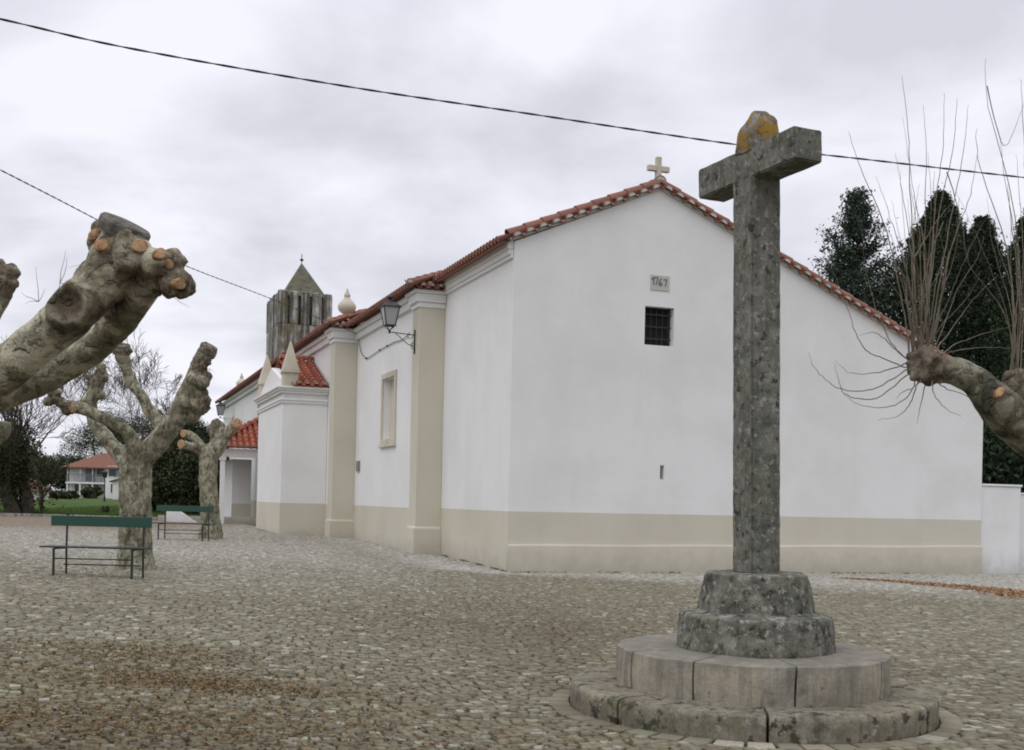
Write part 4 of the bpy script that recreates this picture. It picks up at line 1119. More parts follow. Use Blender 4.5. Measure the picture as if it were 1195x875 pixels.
# bench tree
Y2 = 19.2; b_ = at(158, 662, Y2); b_.z = gz(b_.x)
tr2 = thing('pollarded_plane_tree', b_, 'forked plane tree with knobbly cut limbs behind the nearer green bench', 'tree')
limbs = [[(b_+Vector((0,0,-.2)), .36)] + px([(158, 660, 22, 0), (158, 640, 19.5, 0), (158, 600, 18.5, 0), (158, 560, 19, 0), (161, 536, 17, 0), (166, 520, 13, 0)], Y2),
  px([(160, 540, 16, 0), (178, 522, 13.5, -.1), (200, 497, 12, -.2), (216, 467, 11.5, -.3), (228, 437, 10.5, -.3), (239, 413, 9.5, -.3), (245, 406, 8.5, -.3)], Y2),
  px([(186, 508, 9, -.1), (188, 499, 7.5, 0), (174, 478, 7, .1), (166, 462, 6.5, .1), (154, 448, 6, .1), (147, 430, 6, .1), (142, 418, 7.5, .1), (142, 408, 9, .1)], Y2),
  px([(158, 540, 11, -.1), (157, 522, 9, -.3), (150, 506, 8, -.45), (136, 495, 7.5, -.55), (112, 484, 7, -.65), (90, 475, 7, -.7), (72, 470, 6.5, -.75), (62, 462, 5.5, -.8), (57, 452, 5, -.8)], Y2),
  px([(152, 546, 11, .2), (142, 532, 9.5, .35), (126, 514, 9, .5), (113, 496, 8.5, .6), (106, 474, 7.5, .7), (112, 450, 8, .7), (118, 432, 6.5, .7), (115, 424, 5, .7)], Y2)]
Q = lambda x, y, d=0: at(x, y, Y2+d)
k_ = Y2/F
lumps = [(Q(x, y, d), r_*k_) for x, y, r_, d in ((241,420,6,-.2),(238,446,8,-.4),(236,437,7,-.25),(235,458,8,-.25),(233,474,11,-.35),(226,486,9,-.25),(241,467,6,-.4),(243,440,5,-.35),(229,462,9,-.3),(224,442,7,-.45),(215,470,7,-.5),(246,411,7,-.3),(238,408,6,-.3),(149,409,6,.1),(137,410,6,.1),(143,404,5,.1),(150,420,4,.1),(103,440,5,.7),(121,440,6,.7),(98,468,6,.7),(118,462,6,.7),(66,458,5,-.8),(57,468,6,-.8),(78,478,7,-.7),(230,425,6,-.3))]
burl = [(Q(240,430,-.3), .30), (Q(241,470,-.3), .28), (Q(143,409,.1), .20), (Q(115,440,.7), .26), (Q(62,464,-.8), .24), (Q(80,477,-.7), .22), (Q(242,408,-.3), .2)]
ob2 = organic('trunk', limbs, lumps, tr2, M_barkf, .026, .02, 4, burl=burl)
disc(tr2, Q(243, 403, -.3), Vector((.5,-.3,1)), .12, M_oldcut, 'old_cut', .05); disc(tr2, Q(142, 403, .1), Vector((0,-.4,1)), .13, M_oldcut, 'old_cut', .05)
cut_at(ob2, tr2, 85, 477, .055)
hairs(tr2, [Q(244,430,-.3), Q(240,470,-.4), Q(116,428,.7), Q(60,456,-.8), Q(143,404,.1)], 4, .25, .003)

# far short tree
Y3 = 31.8; b_ = at(246, 622, Y3); b_.z = gz(b_.x)
tr3 = thing('pollarded_plane_tree', b_, 'short stocky plane tree with orange saw cuts beside the church porch', 'tree')
limbs = [[(b_+Vector((0,0,-.2)), .38)] + px([(246, 618, 13, 0), (245, 600, 11, 0), (243, 560, 10.5, 0), (243, 535, 11, 0), (245, 522, 9, 0)], Y3),
  px([(242, 534, 9, 0), (236, 524, 7, 0), (226, 521, 5.5, -.2), (214, 518, 5.5, -.3)], Y3),
  px([(240, 530, 7, .1), (232, 516, 5, .2), (222, 508, 5, .2), (216, 506, 5, .2)], Y3),
  px([(246, 532, 9, 0), (255, 522, 8, 0), (262, 510, 7, 0), (272, 497, 6, 0), (275, 494, 6, 0)], Y3),
  px([(250, 528, 8, .1), (253, 512, 7.5, .2), (252, 502, 8, .2), (251, 496, 7, .2)], Y3)]
T = lambda x, y, d=0: at(x, y, Y3+d); k_ = Y3/F
lumps = [(T(x, y, d), r_*k_) for x, y, r_, d in ((246,500,6,.2),(258,497,6,.2),(252,494,6,.2),(262,503,5,0))]
organic('trunk', limbs, lumps, tr3, M_barkf, .045, .03, 3, burl=[(T(252,498,.2), .3)])
for (x, y, r_, nn, d) in ((211, 518, .13, (-.7,-1,.1), -.4), (214, 505.5, .12, (-.7,-1,.3), .1), (276, 493.5, .15, (.5,-1,.4), -.1)): disc(tr3, T(x, y, d), Vector(nn), r_)

# right tree with whip shoots; trunk outside the picture
Y4 = 9.3; b_ = Vector((5.35, 9.5, gz(5.35)))
tr4 = thing('pollarded_plane_tree', b_, 'unpruned pollard reaching in from the right edge with long whippy shoots', 'tree')
limbs = [[(b_+Vector((0,0,-.2)), .36), (b_+Vector((0,0,.6)), .24), (b_+Vector((-.02,0,1.4)), .22), (b_+Vector((-.1,0,1.75)), .21)],
  [(b_+Vector((-.08,0,1.65)), .18)] + px([(1265, 548, 27, .1), (1225, 522, 27, 0), (1190, 497, 26, 0), (1162, 470, 23, -.1), (1140, 446, 18, -.1), (1118, 434, 16, -.1), (1095, 429, 16, 0), (1078, 425, 17, 0), (1070, 424, 14, 0)], Y4),
  [(b_+Vector((-.05,.1,1.7)), .15)] + px([(1270, 520, 20, .3), (1230, 490, 18, .3), (1200, 468, 17, .2), (1186, 452, 17, .15), (1183, 444, 15, .15)], Y4),
  [(b_+Vector((.05,.1,1.7)), .15), (b_+Vector((.4,.3,2.5)), .12), (b_+Vector((.6,.3,3.0)), .12)]]
W = lambda x, y, d=0: at(x, y, Y4+d); k_ = Y4/F
lumps = [(W(x, y, d), r_*k_) for x, y, r_, d in ((1068,432,10,-.05),(1070,416,9,0),(1080,414,10,0),(1086,438,9,0),(1076,438,9,-.05),(1178,440,10,.15),(1190,440,10,.15),(1062,424,6,-.05),(1066,440,6,-.1),(1078,408,6,0),(1090,420,7,-.1),(1064,414,5,.05),(1084,446,6,0),(1098,442,6,-.05))]
ob4 = organic('trunk', limbs, lumps, tr4, M_barkd, .02, .014, 5, burl=[(W(1074,425), .20), (W(1095,430,-.1), .14), (W(1183,445,.15), .14), (W(1165,462,-.2), .1)])
cut_at(ob4, tr4, 1166, 458, .035, (0,-.3,1), sx=1.5)
mb = MB()
def shoot(nodes, r_=.0085, Y=Y4, dz=0.0, n=6):
    q = cat([(at(x, y, Y+d), 0) for x, y, d in nodes], n); N = len(q)
    mb.tube([p + Vector((random.gauss(0,.003), random.gauss(0,.003), random.gauss(0,.003))) for p, _ in q], [r_*(1-.82*i/(N-1)) for i in range(N)], 5)
for nd in ([(1060,430,0),(1023,452,-.3),(994,456,-.5),(971,449,-.6),(951,429,-.7),(944,412,-.75)], [(1061,436,0),(1023,464,-.2),(988,461,-.4),(978,443,-.5),(974,423,-.5)],
           [(1058,424,0),(1035,432,.1),(1012,436,.2),(990,434,.3),(974,420,.35)], [(1062,430,0),(1030,418,.1),(1010,408,.1),(997,385,.1),(991,365,.1),(975,325,.1),(957,288,.1)],
           [(1064,424,0),(1040,400,.2),(1022,360,.2),(1010,310,.2),(1005,262,.2)], [(1070,440,0),(1060,462,-.2),(1035,475,-.3),(1002,472,-.4),(985,460,-.4)],
           [(1072,442,0),(1062,470,.1),(1048,485,.1),(1025,490,.2)], [(1082,442,0),(1075,468,.1),(1070,495,.2)], [(1088,440,0),(1090,460,-.3),(1105,478,-.5),(1122,485,-.6)],
           [(1090,438,0),(1102,452,.1),(1128,462,.2),(1146,478,.2)], [(1078,442,0),(1065,452,-.4),(1052,458,-.6),(1046,466,-.7)],
           [(1092,418,0),(1115,402,.2),(1140,392,.3),(1175,382,.3),(1200,372,.3)], [(1092,416,0),(1120,408,-.2),(1160,405,-.3),(1190,408,-.4)],
           [(1088,412,0),(1110,385,.2),(1135,350,.2),(1165,320,.2)], [(1060,420,0),(1035,398,-.1),(1020,388,-.1),(1000,392,-.1)]): shoot(nd, .0058)
tips = [(990,154,.1),(1053,88,0),(1053,135,.2),(1078,122,-.1),(1045,178,.3),(1102,108,.1),(1117,114,-.2),(1130,122,.2),(1062,215,-.3),(1090,200,.3),(1022,205,.2),(1140,180,.4),(1120,230,-.4),(1072,250,.4),(1010,235,-.2),(1036,265,-.3),(1148,275,.3),(1105,260,.2)]
for (x, y, d) in tips:
    x0 = 1070 + (x-1060)*.12 + random.uniform(-4, 8); y0 = 414 + random.uniform(-3, 3)
    m1 = x0 + (x-x0)*.45 + random.uniform(2, 8); 
    shoot([(x0, y0+4, 0), (x0 + (x-x0)*.16 + 4, y0 - (y0-y)*.22, d*.3), (m1, y0-(y0-y)*.55, d*.6), (x0+(x-x0)*.8 + 4, y0-(y0-y)*.8, d*.8), (x, y, d)], random.uniform(.0048, .0078))
for (x, y, d, bx, by) in ((1150,68,.2,1186,440),(1191,92,.1,1190,440),(1168,160,.3,1184,438),(1205,140,0,1195,440),(1176,215,-.2,1180,440),(1140,150,.3,1178,440),(1215,190,.3,1195,440),(1160,255,.1,1180,440),(1130,290,-.1,1176,442),(1225,110,.3,1200,445),(1186,180,.5,1186,440)):
    shoot([(bx, by+4, .15), (bx+5, by-(by-y)*.25, .15+d*.3), (bx-(bx-x)*.35+8, by-(by-y)*.55, .15+d*.6), (x+3, y+(by-y)*.15, .15+d), (x, y, .15+d)], random.uniform(.0048, .008))
for nd in ([(1152,100,.2),(1172,170,.25),(1196,118,.3)],[(1105,200,.1),(1120,250,.15),(1128,300,.1)],[(1068,300,0),(1090,262,.1),(1112,235,.2)],[(1040,300,0),(1058,330,0),(1066,380,0)],[(1100,260,.2),(1082,310,.1),(1076,380,0)]): shoot(nd, .005)
for i in range(20):                                             # thinner whips between
    bx = random.choice((1072, 1076, 1082, 1186, 1190)); by = 414 if bx < 1150 else 440
    x = bx + random.uniform(-75, 90); y = by - random.uniform(70, 250); d = random.uniform(-.4, .5)
    shoot([(bx, by+4, .05), (bx+(x-bx)*.3+random.uniform(-12,14), by-(by-y)*.35, d*.4), (bx+(x-bx)*.7+random.uniform(-9,12), by-(by-y)*.72, d*.8), (x, y, d)], random.uniform(.0035, .0055))
mb.build('shoots', M_shoot, tr4, off=tr4.location)

# ------------------------------------------------------------------ foliage helpers
def leaves(name, C, size, mat, root, aspect=.55, tone=None, updir=None, upk=0.0):
    """leaf cards (bent quads) at points C"""
    n = len(C); a = rng.normal(size=(n, 3)); 
    if updir is not None: a = a*(1-upk) + np.asarray(updir)*upk
    a /= np.linalg.norm(a, axis=1, keepdims=True); b = np.cross(a, rng.normal(size=(n, 3))); b /= np.linalg.norm(b, axis=1, keepdims=True)
    s_ = (size*rng.uniform(.6, 1.35, n))[:,None]; c = np.cross(a, b)
    p0 = C - a*s_*.5; p2 = C + a*s_*.5; m = C + c*s_*.12
    V = np.stack([p0, m + b*s_*aspect*.5, p2, m - b*s_*aspect*.5], 1)
    V = V - np.array(root.location)
    if tone is None: tone = rng.uniform(0, 1, n)
    return fast_mesh(name, V.reshape(-1, 3), np.arange(n*4).reshape(n, 4), mat, np.clip(tone, 0, 1), parent=root)
def lumps_pts(lumps, per, flat=1.0, shell=.35):
    """points in ellipsoidal lumps [(c, (rx,ry,rz))]; tone per lump"""
    P = []; T = []
    for c, r_ in lumps:
        d = rng.normal(size=(per, 3)); d /= np.linalg.norm(d, axis=1, keepdims=True)
        rad = rng.uniform(shell, 1.08, per)**.6
        P.append(np.asarray(c) + d*rad[:,None]*np.asarray(r_)); T.append(np.clip(rng.normal(rng.uniform(.2, .75), .2, per), 0, 1))
    return np.concatenate(P), np.concatenate(T)
def cypress(base, H, prof, n_spray, label, mat=M_cyp, name='cypress_tree', lean=0, per=60, spread=.17, size=.12, group=None, up=.75, trunk_r=.16):
    root = thing(name, base, label, 'tree', group=group)
    P = []; T = []
    hs = [p[0] for p in prof]; rs = [p[1] for p in prof]
    for i in range(n_spray):
        h = random.uniform(.03, 1)**.85; a = random.uniform(0, 2*math.pi); R_ = np.interp(h, hs, rs)
        r_ = R_*math.sqrt(random.uniform(.25, 1)) * random.uniform(.78, 1.2)
        c = np.array(base) + np.array([math.cos(a)*r_, math.sin(a)*r_, h*H])
        d = np.array([math.cos(a)*(1-up), math.sin(a)*(1-up), up]); d /= np.linalg.norm(d)
        l = random.uniform(.5, 1.0)*(.35+.5*R_)
        t = rng.uniform(0, 1, per)
        pts = c + d*(t*l)[:,None] + rng.normal(size=(per, 3))*(spread*(1.1-t))[:,None]
        P.append(pts); T.append(np.clip(rng.normal(random.uniform(.15, .7), .18, per), 0, 1))
    leaves('crown', np.concatenate(P), size, mat, root, .5, np.concatenate(T), (0, 0, 1), .35)
    mb = MB(); mb.tube([Vector(base)+Vector((0,0,-.2)), Vector(base)+Vector((0,0,H*.5)), Vector(base)+Vector((0,0,H*.96))], [trunk_r, trunk_r*.6, .02], 8); mb.build('trunk', M_darkbark, root, off=root.location)
    return root
def gp(x, Y, z=0): p = at(x, 600, Y); return Vector((p.x, p.y, z))
def top(x, y, Y): return at(x, y, Y).z
YC = 46
pC = [(0,.55),(.15,1),(.4,1.0),(.65,.82),(.85,.45),(.95,.2),(1,.04)]
pD = [(0,.6),(.15,1),(.45,1.0),(.7,.82),(.84,.50),(.93,.20),(1,.03)]
sc = lambda pr, k: [(h, r_*k) for h, r_ in pr]
cypress(gp(1090, YC), top(1108, 232, YC), sc(pD, 2.25), 1900, 'tall dense dark cypress with a blunt top behind the drooping shoots')
cypress(gp(1140, YC+1), top(1134, 262, YC+1), sc(pC, 1.75), 1200, 'slimmer dark cypress pressed against the right side of the dense one')
cypress(gp(1207, YC-3), top(1207, 235, YC-3), sc(pC, 1.9), 1200, 'dark cypress at the far right edge beyond the low wall')
# open conifer: tiers of spreading, upturned branches
def conifer(base, H, label, rmax):
    root = thing('conifer_tree', base, label, 'tree'); P = []; T = []; mb = MB()
    mb.tube([base+Vector((0,0,-.2)), base+Vector((.1,0,H*.5)), base+Vector((0,0,H*.99))], [.22, .14, .02], 8)
    for i in range(400):
        h = random.uniform(.22, .99); a = random.uniform(0, 2*math.pi)
        L = rmax*np.interp(h, [.2,.4,.6,.75,.9,1], [1,1.0,.80,.52,.22,.06])*random.uniform(.5, 1.25)
        p0 = base + Vector((0,0,h*H)); d = Vector((math.cos(a), math.sin(a), random.uniform(.25, .7)))
        pts = [p0, p0 + d*L*.5 - Vector((0,0,.05*L)), p0 + d*L + Vector((0,0,.12*L))]
        mb.tube(pts, [.035, .02, .006], 4)
        n = int(110*L/rmax)+30; t = rng.uniform(.25, 1, n)
        q = np.array([np.array(pts[0])*(1-k)**2 + 2*np.array(pts[1])*k*(1-k) + np.array(pts[2])*k*k for k in t])
        P.append(q + rng.normal(size=(n, 3))*np.array([.17, .17, .12])); T.append(np.clip(rng.normal(random.uniform(.2,.75), .18, n), 0, 1))
    mb.build('trunk', M_darkbark, root, off=root.location)
    leaves('crown', np.concatenate(P), .15, M_ever, root, .45, np.concatenate(T), (0,0,1), .3)
conifer(gp(993, YC+2), top(985, 222, YC+2), 'open ragged conifer with upturned branches behind the church roof', 3.3)
# hedge behind the low wall
def bush(base, r, n_l, per, label, name='evergreen_bush', mat=M_shrub, size=.2, cat_='bush', group=None, leafname='foliage', trunk=True):
    root = thing(name, base, label, cat_, group=group)
    L = []
    for i in range(n_l):
        d = Vector((random.gauss(0,1), random.gauss(0,1), random.gauss(0,1))).normalized()*random.uniform(.35, .85)
        k = random.uniform(.22, .42)
        L.append(((base.x + d.x*r[0], base.y + d.y*r[1], base.z + r[2] + d.z*r[2]*.9), (r[0]*k, r[1]*k, r[2]*k*1.1)))
    P, T = lumps_pts(L, per)
    leaves(leafname, P, size, mat, root, .6, T)
    if trunk:
        mb = MB()
        for i in range(4): a = random.uniform(0, 6.28); mb.tube([base+Vector((0,0,-.2)), base+Vector((math.cos(a)*r[0]*.2, math.sin(a)*r[1]*.2, r[2]*.7)), base+Vector((math.cos(a)*r[0]*.5, math.sin(a)*r[1]*.5, r[2]*1.3))], [.07,.05,.02], 5)
        mb.build('stem', M_darkbark, root, off=root.location)
    return root
for i, (x, y, lb) in enumerate(((1165, 478, 'very dark evergreen bush rising just behind the low white wall'), (1215, 470, 'dark evergreen bush behind the outer end of the low wall'))):
    bush(gp(x, 36+i, 0), (1.5, 1.0, top(x, y, 36)/2), 34, 260, lb, mat=M_cyp, size=.22)

# ------------------------------------------------------------------ background, left
def dark_shrub(x, y, Y, rx, label, mat=M_shrub, n=34, per=420, size=.16):
    z = lawn_z(at(x, 600, Y).x, Y) if Y > 51 else gz(at(x, 600, Y).x)
    return bush(gp(x, Y, z), (rx, rx*.8, (top(x, y, Y)-z)/2), n, per, label, mat=mat, size=size)
dark_shrub(205, 505, 56, 2.0, 'large dark olive shrub behind the farther green bench', n=54)
dark_shrub(182, 522, 60, 1.6, 'dark olive shrub showing just right of the forked tree trunk')
dark_shrub(236, 530, 57, 1.4, 'dark shrub behind the short plane tree trunk')
dark_shrub(262, 500, 66, 1.7, 'dark shrub seen through the open side of the church porch')
dark_shrub(68, 572, 118, 1.3, 'round dark bush on the lawn left of the white house', n=18, per=160, size=.3)
dark_shrub(82, 573, 116, 1.2, 'low dark bush touching the left corner of the white house', n=18, per=160, size=.3)
dark_shrub(106, 566, 134, 1.4, 'green climbing shrub beside the entrance of the white house', n=18, per=160, size=.35)
# umbrella pine
def umbrella(x, yt, yb, Y, rx, label, mat=M_pine, name='umbrella_pine'):
    z = lawn_z(at(x, 600, Y).x, Y); base = gp(x, Y, z); zt = top(x, yt, Y); zb = top(x, yb, Y)
    root = thing(name, base, label, 'tree'); L = []
    for i in range(90):
        a = random.uniform(0, 6.28); q = math.sqrt(random.random()); hh = zb + (zt-zb)*(.25+.6*math.sqrt(max(0, 1-q*q))*random.uniform(.5, 1))
        L.append(((base.x+math.cos(a)*q*rx, base.y+math.sin(a)*q*rx*.8, hh), (rx*.2, rx*.2, (zt-zb)*.17)))
    P, T = lumps_pts(L, 480); leaves('crown', P, .24, mat, root, .4, T)
    mb = MB(); mb.tube([base+Vector((0,0,-.3)), base+Vector((.2,0,(zb-z)*.6)), base+Vector((0,0,zb-z+.5))], [.35,.28,.2], 8)
    for i in range(7): a = i*.9; mb.tube([base+Vector((0,0,(zb-z)*.75)), base+Vector((math.cos(a)*rx*.4, math.sin(a)*rx*.4, zb-z+.6)), base+Vector((math.cos(a)*rx*.7, math.sin(a)*rx*.7, zb-z+1.6))], [.14,.1,.05], 6)
    mb.build('trunk', M_darkbark, root, off=root.location)
umbrella(168, 470, 556, 168, 10.5, 'rounded dark umbrella pine towering over the white house')
umbrella(222, 486, 585, 84, 4.2, 'darker rounded pine behind the short plane tree')
for (x, yt, Y, rx, lb) in ((2, 506, 105, 3.6, 'broad dark evergreen tree beyond the trunks at the left edge'), (46, 528, 150, 3.4, 'rounded dark evergreen tree left of the white house'), (-30, 480, 90, 5, 'dark evergreen tree cut off by the left edge of the view'),
                           (70, 528, 175, 6.5, 'distant dark trees rising behind the left end of the white house')):
    z = lawn_z(at(x, 600, Y).x, Y); bush(gp(x, Y, z), (rx, rx*.7, (top(x, yt, Y)-z)/2), 46, 420, lb, 'evergreen_tree', M_shrub, .26, 'tree', leafname='crown')
# bare trees
def bare_tree(base, H, label, spread=.55, r0=.2, depth=6, name='bare_tree', mat=M_twig, ivy=0, group=None, stems=1, nmax=7000):
    root = thing(name, base, label, 'tree', group=group); mb = MB(); cnt = [0]; pts_ivy = []
    def grow(p, d, L, r_, k):
        cnt[0] += 1
        n = 3; q = [p]; rr = [r_]
        for i in range(n):
            d = (d + Vector((random.gauss(0,.13), random.gauss(0,.13), random.gauss(.03,.10)))).normalized(); p = p + d*L/n; q.append(p); rr.append(r_*(1-.35*(i+1)/n))
        rr = [max(.013, a_) for a_ in rr]; mb.tube(q, rr, 7 if k > depth-2 else (5 if k > depth-4 else 3), caps=False)
        if k >= depth-2: pts_ivy.extend(q)
        if k <= 0 or cnt[0] > nmax: return
        m = random.choice((2, 3, 3)) if k > 1 else 3
        for i in range(m):
            a = random.uniform(0, 6.28); o = d.orthogonal().normalized(); o2 = d.cross(o); s_ = random.uniform(.35, 1)*spread*1.3
            nd = (d + (o*math.cos(a)+o2*math.sin(a))*s_ + Vector((0,0,.12))).normalized()
            start = q[-1] if i < 2 else q[2]
            grow(start, nd, L*random.uniform(.62, .86), rr[-1]*random.uniform(.6, .8), k-1)
    for s_ in range(stems):
        a = s_*2*math.pi/max(1, stems)+.5; d = Vector((math.cos(a)*.25, math.sin(a)*.25, 1)) if stems > 1 else Vector((random.gauss(0,.05), random.gauss(0,.05), 1))
        b0 = base + (Vector((math.cos(a), math.sin(a), 0))*r0*.8 if stems > 1 else Vector((0,0,0)))
        grow(b0 - Vector((0,0,.25)), d.normalized(), H*.30, r0, depth)
    mb.build('trunk', mat, root, off=root.location)
    if ivy:
        C = np.concatenate([np.array(p)+rng.normal(size=(ivy, 3))*.28 for p in pts_ivy]); leaves('crown', C, .12, M_ivy, root, .7)
    return root
grp = 'bare winter trees beyond the lawn'
zl = lambda x, Y: lawn_z(at(x, 600, Y).x, Y)
for (x, Y, yt, lb) in ((48, 78, 405, 'bare grey winter tree rising left of the forked plane tree'), (10, 70, 372, 'tall bare tree behind the foreground branch at the left edge'),
                       (112, 190, 420, 'fine twigged bare tree above the white house roof'), (175, 88, 412, 'bare tree behind the middle limb of the forked plane tree'),
                       (212, 82, 446, 'low bare tree showing between the forked tree and the far lantern')):
    z = zl(x, Y); bare_tree(gp(x, Y, z), (top(x, yt, Y)-z)*.98, lb, .62, .17, 7, group=grp)
# ivy clad dark tree at the left edge
Yd = 50.5; z = gz(at(26, 600, Yd).x)
bare_tree(gp(22, Yd, z), 5.4, 'thick dark ivy clad tree with several stems at the left edge', .36, .36, 5, 'dark_tree', M_darkbark, 60, stems=3, nmax=1800)
bare_tree(gp(47, 52, z), 3.2, 'thin young tree just right of the dark ivy clad trunks', .35, .075, 4, 'young_tree', M_darkbark, 10)
# white house
Yh = 142
hz = zl(105, Yh); hx0 = at(77, 560, Yh).x; hx1 = at(145, 560, Yh).x
house = thing('house', (hx0, Yh, hz), 'white two storey house with a balcony and hipped red tile roof across the lawn', 'house', R(6))
Hh = top(100, 545, Yh)-hz; Wd = hx1-hx0; s1 = Hh*.47
bk = 1.5; Bw = Wd*.64
mb = MB(); mb.box((0, bk, -.5), (Bw, 8, Hh)); mb.box((Bw+.003, 0, -.5), (Wd, 7.9, Hh)); mb.build('wall', M_housew, house)
mb = MB(); e_ = .5; A_ = [(-e_, -e_*.6, Hh), (Wd+e_, -e_*.6, Hh), (Wd+e_, 8+e_, Hh), (-e_, 8+e_, Hh)]; B_ = [(3.4, 3.9, Hh+1.9), (Wd-2.4, 3.9, Hh+1.9)]
mb.add([*A_, *B_, *[(p[0], p[1], p[2]-.14) for p in A_]], [(0,1,5,4),(1,2,5),(2,3,4,5),(3,0,4),(0,6,7,1),(1,7,8,2),(2,8,9,3),(3,9,6,0),(9,8,7,6)]); rf = mb.build('roof', M_houset, house)
mb = MB(); mb.box((Wd*.45, 4.4, Hh+1.2), (Wd*.45+.7, 5.1, Hh+2.7)); mb.build('chimney', M_housew, rf)
mb = MB(); mb.box((-.05, -.05, s1), (Bw, bk-.003, s1+.22)); bal = mb.build('balcony', M_housew, house)
mb = MB()
for i in range(29): x = i*Bw/28; mb.bar((x, 0, s1+.22), (x, 0, s1+1.15), .03, .03)
mb.bar((0,0,s1+1.15),(Bw,0,s1+1.15),.06,.06); mb.bar((0,0,s1+.30),(Bw,0,s1+.30),.04,.04); mb.build('railing', M_shut, bal)
for x in (0.05, Bw*.34, Bw*.66): mb = MB(); mb.bar((x+.1, .1, -.5), (x+.1, .1, s1-.002), .18, .18); mb.bar((x+.1, .1, s1+.222), (x+.1, .1, Hh-.002), .1, .1); mb.build('post', M_housew, house)
def hwin(x, z, w_, h, y, mat=M_pane, nm='window'):
    mb = MB(); mb.box((x-.08, y-.06, z-.08), (x+w_+.08, y-.002, z+h+.08)); f_ = mb.build(nm, M_housew, house); mb = MB(); mb.box((x, y-.075, z), (x+w_, y-.0605, z+h)); mb.build('pane', mat, f_)
hwin(Bw*.12, s1+1.1, 1.1, 1.1, bk, M_housew); hwin(Bw*.42, s1+.3, 1.2, 2.1, bk, M_shut, 'door'); hwin(Bw*.72, s1+1.0, 1.3, 1.3, bk, M_pane)
hwin(Bw+.5, s1+1.0, .9, 1.2, 0); hwin(Wd-1.3, s1+1.0, .6, 1.0, 0, M_shut); hwin(Bw*.15, .9, .8, 1.1, bk); hwin(Bw*.5, 0, 1.2, 2.1, bk, M_shut, 'door'); hwin(Bw+.8, .8, .7, 1.1, 0)
# annex with sloping roof
p = at(131, 580, 128); an = thing('outbuilding', (p.x, 128, zl(131, 128)), 'small white outbuilding with a tiled lean-to roof in front of the house', 'outbuilding', R(10))
mb = MB(); wall_slab(mb, [(0,-.6),(4.2,-.6),(4.2,3.3),(0,2.0)], [], lambda u, w_, d: (u, d, w_), 4); mb.build('wall', M_housew, an)
mb = MB(); mb.add([(-.3,-.3,1.95),(4.4,-.3,3.42),(4.4,4.3,3.42),(-.3,4.3,1.95),(-.3,-.3,2.10),(4.4,-.3,3.57),(4.4,4.3,3.57),(-.3,4.3,2.10)], [(3,2,1,0),(4,5,6,7),(0,1,5,4),(1,2,6,5),(2,3,7,6),(3,0,4,7)]); mb.build('roof', M_houset, an)
mb = MB(); mb.box((1.3, -.05, .5), (1.9, -.003, 1.5)); mb.build('window', M_pane, an)
# house far left
p = at(-2, 580, 100); h2 = thing('house', (p.x-4, 100, zl(0, 100)), 'low house with red tiles showing behind the dark trunks at the left edge', 'house', R(-5))
hh = top(0, 572, 100)-zl(0,100)
mb = MB(); mb.box((-4, 0, -.5), (5.2, 7, hh)); mb.build('wall', M_housew, h2)
mb = MB(); mb.add([(-4.4,-.4,hh),(5.6,-.4,hh),(5.6,7.4,hh),(-4.4,7.4,hh),(-2,3.5,hh+2.2),(3.2,3.5,hh+2.2)], [(0,1,5,4),(1,2,5),(2,3,4,5),(3,0,4),(3,2,1,0)]); mb.build('roof', M_houset, h2)
for x in (1.2, 3.6): mb = MB(); mb.box((x, -.06, .9), (x+.9, -.003, 2.1)); mb.build('window', M_pane, h2)
p = at(47, 582, 112); p = at(35, 582, 112); gw = thing('garden_wall', (p.x, 112, zl(47,112)), 'white garden wall between the dark trunks and the bushes', 'wall', 0)
mb = MB(); mb.box((0,0,-.4),(1.7,.3,1.25)); mb.build('wall', M_housew, gw); mb = MB(); mb.box((-.06,-.06,1.253),(1.76,.36,1.32)); mb.build('coping', M_housew, gw)
# street lamp on the lawn
p = gp(121.5, 98, zl(121, 98)); sl_ = thing('street_lamp', p, 'slim dark street lamp standing on the lawn before the white house', 'street lamp')
hl = top(121.5, 549, 98)-p.z
mb = MB(); mb.tube([(0,0,-.2),(0,0,.5),(0,0,.55),(0,0,hl-.6)], [.09,.08,.05,.04], 8); mb.build('pole', M_black, sl_)
mb = MB(); mb.frustum((0,0,hl-.6), (.12,.12), (.2,.2), .45); mb.build('lamp_glass', M_pane, sl_); mb = MB(); mb.frustum((0,0,hl-.148), (.24,.24), (.05,.05), .2); mb.build('cap', M_black, sl_)
# small shrub on the lawn edge, and low wall behind the far bench
dark_shrub(123, 588, 53, .22, 'tiny dark shrub on the lawn edge above the near bench', n=8, per=60, size=.08)
p = at(194, 612, 47); z = gz(p.x)
lw = thing('low_wall', (p.x, 47, z), 'short white wall with a sloping end behind the farther bench', 'wall')
mb = MB(); wall_slab(mb, [(0,-.2),(1.6,-.2),(1.05,.05),(.35,.53),(0,.58)], [], lambda u, w_, d: (u, d, w_), .3); mb.build('wall', M_white, lw, bevel=.01)
p = at(184, 607, 48.3); mb = MB(); mb.box((0,0,-.2),(5,.25,.22)); lw2 = thing('parapet', (p.x, 48.3, gz(p.x)), 'long low whitish parapet behind the farther bench legs', 'wall'); mb.build('wall', M_pale, lw2, bevel=.01)

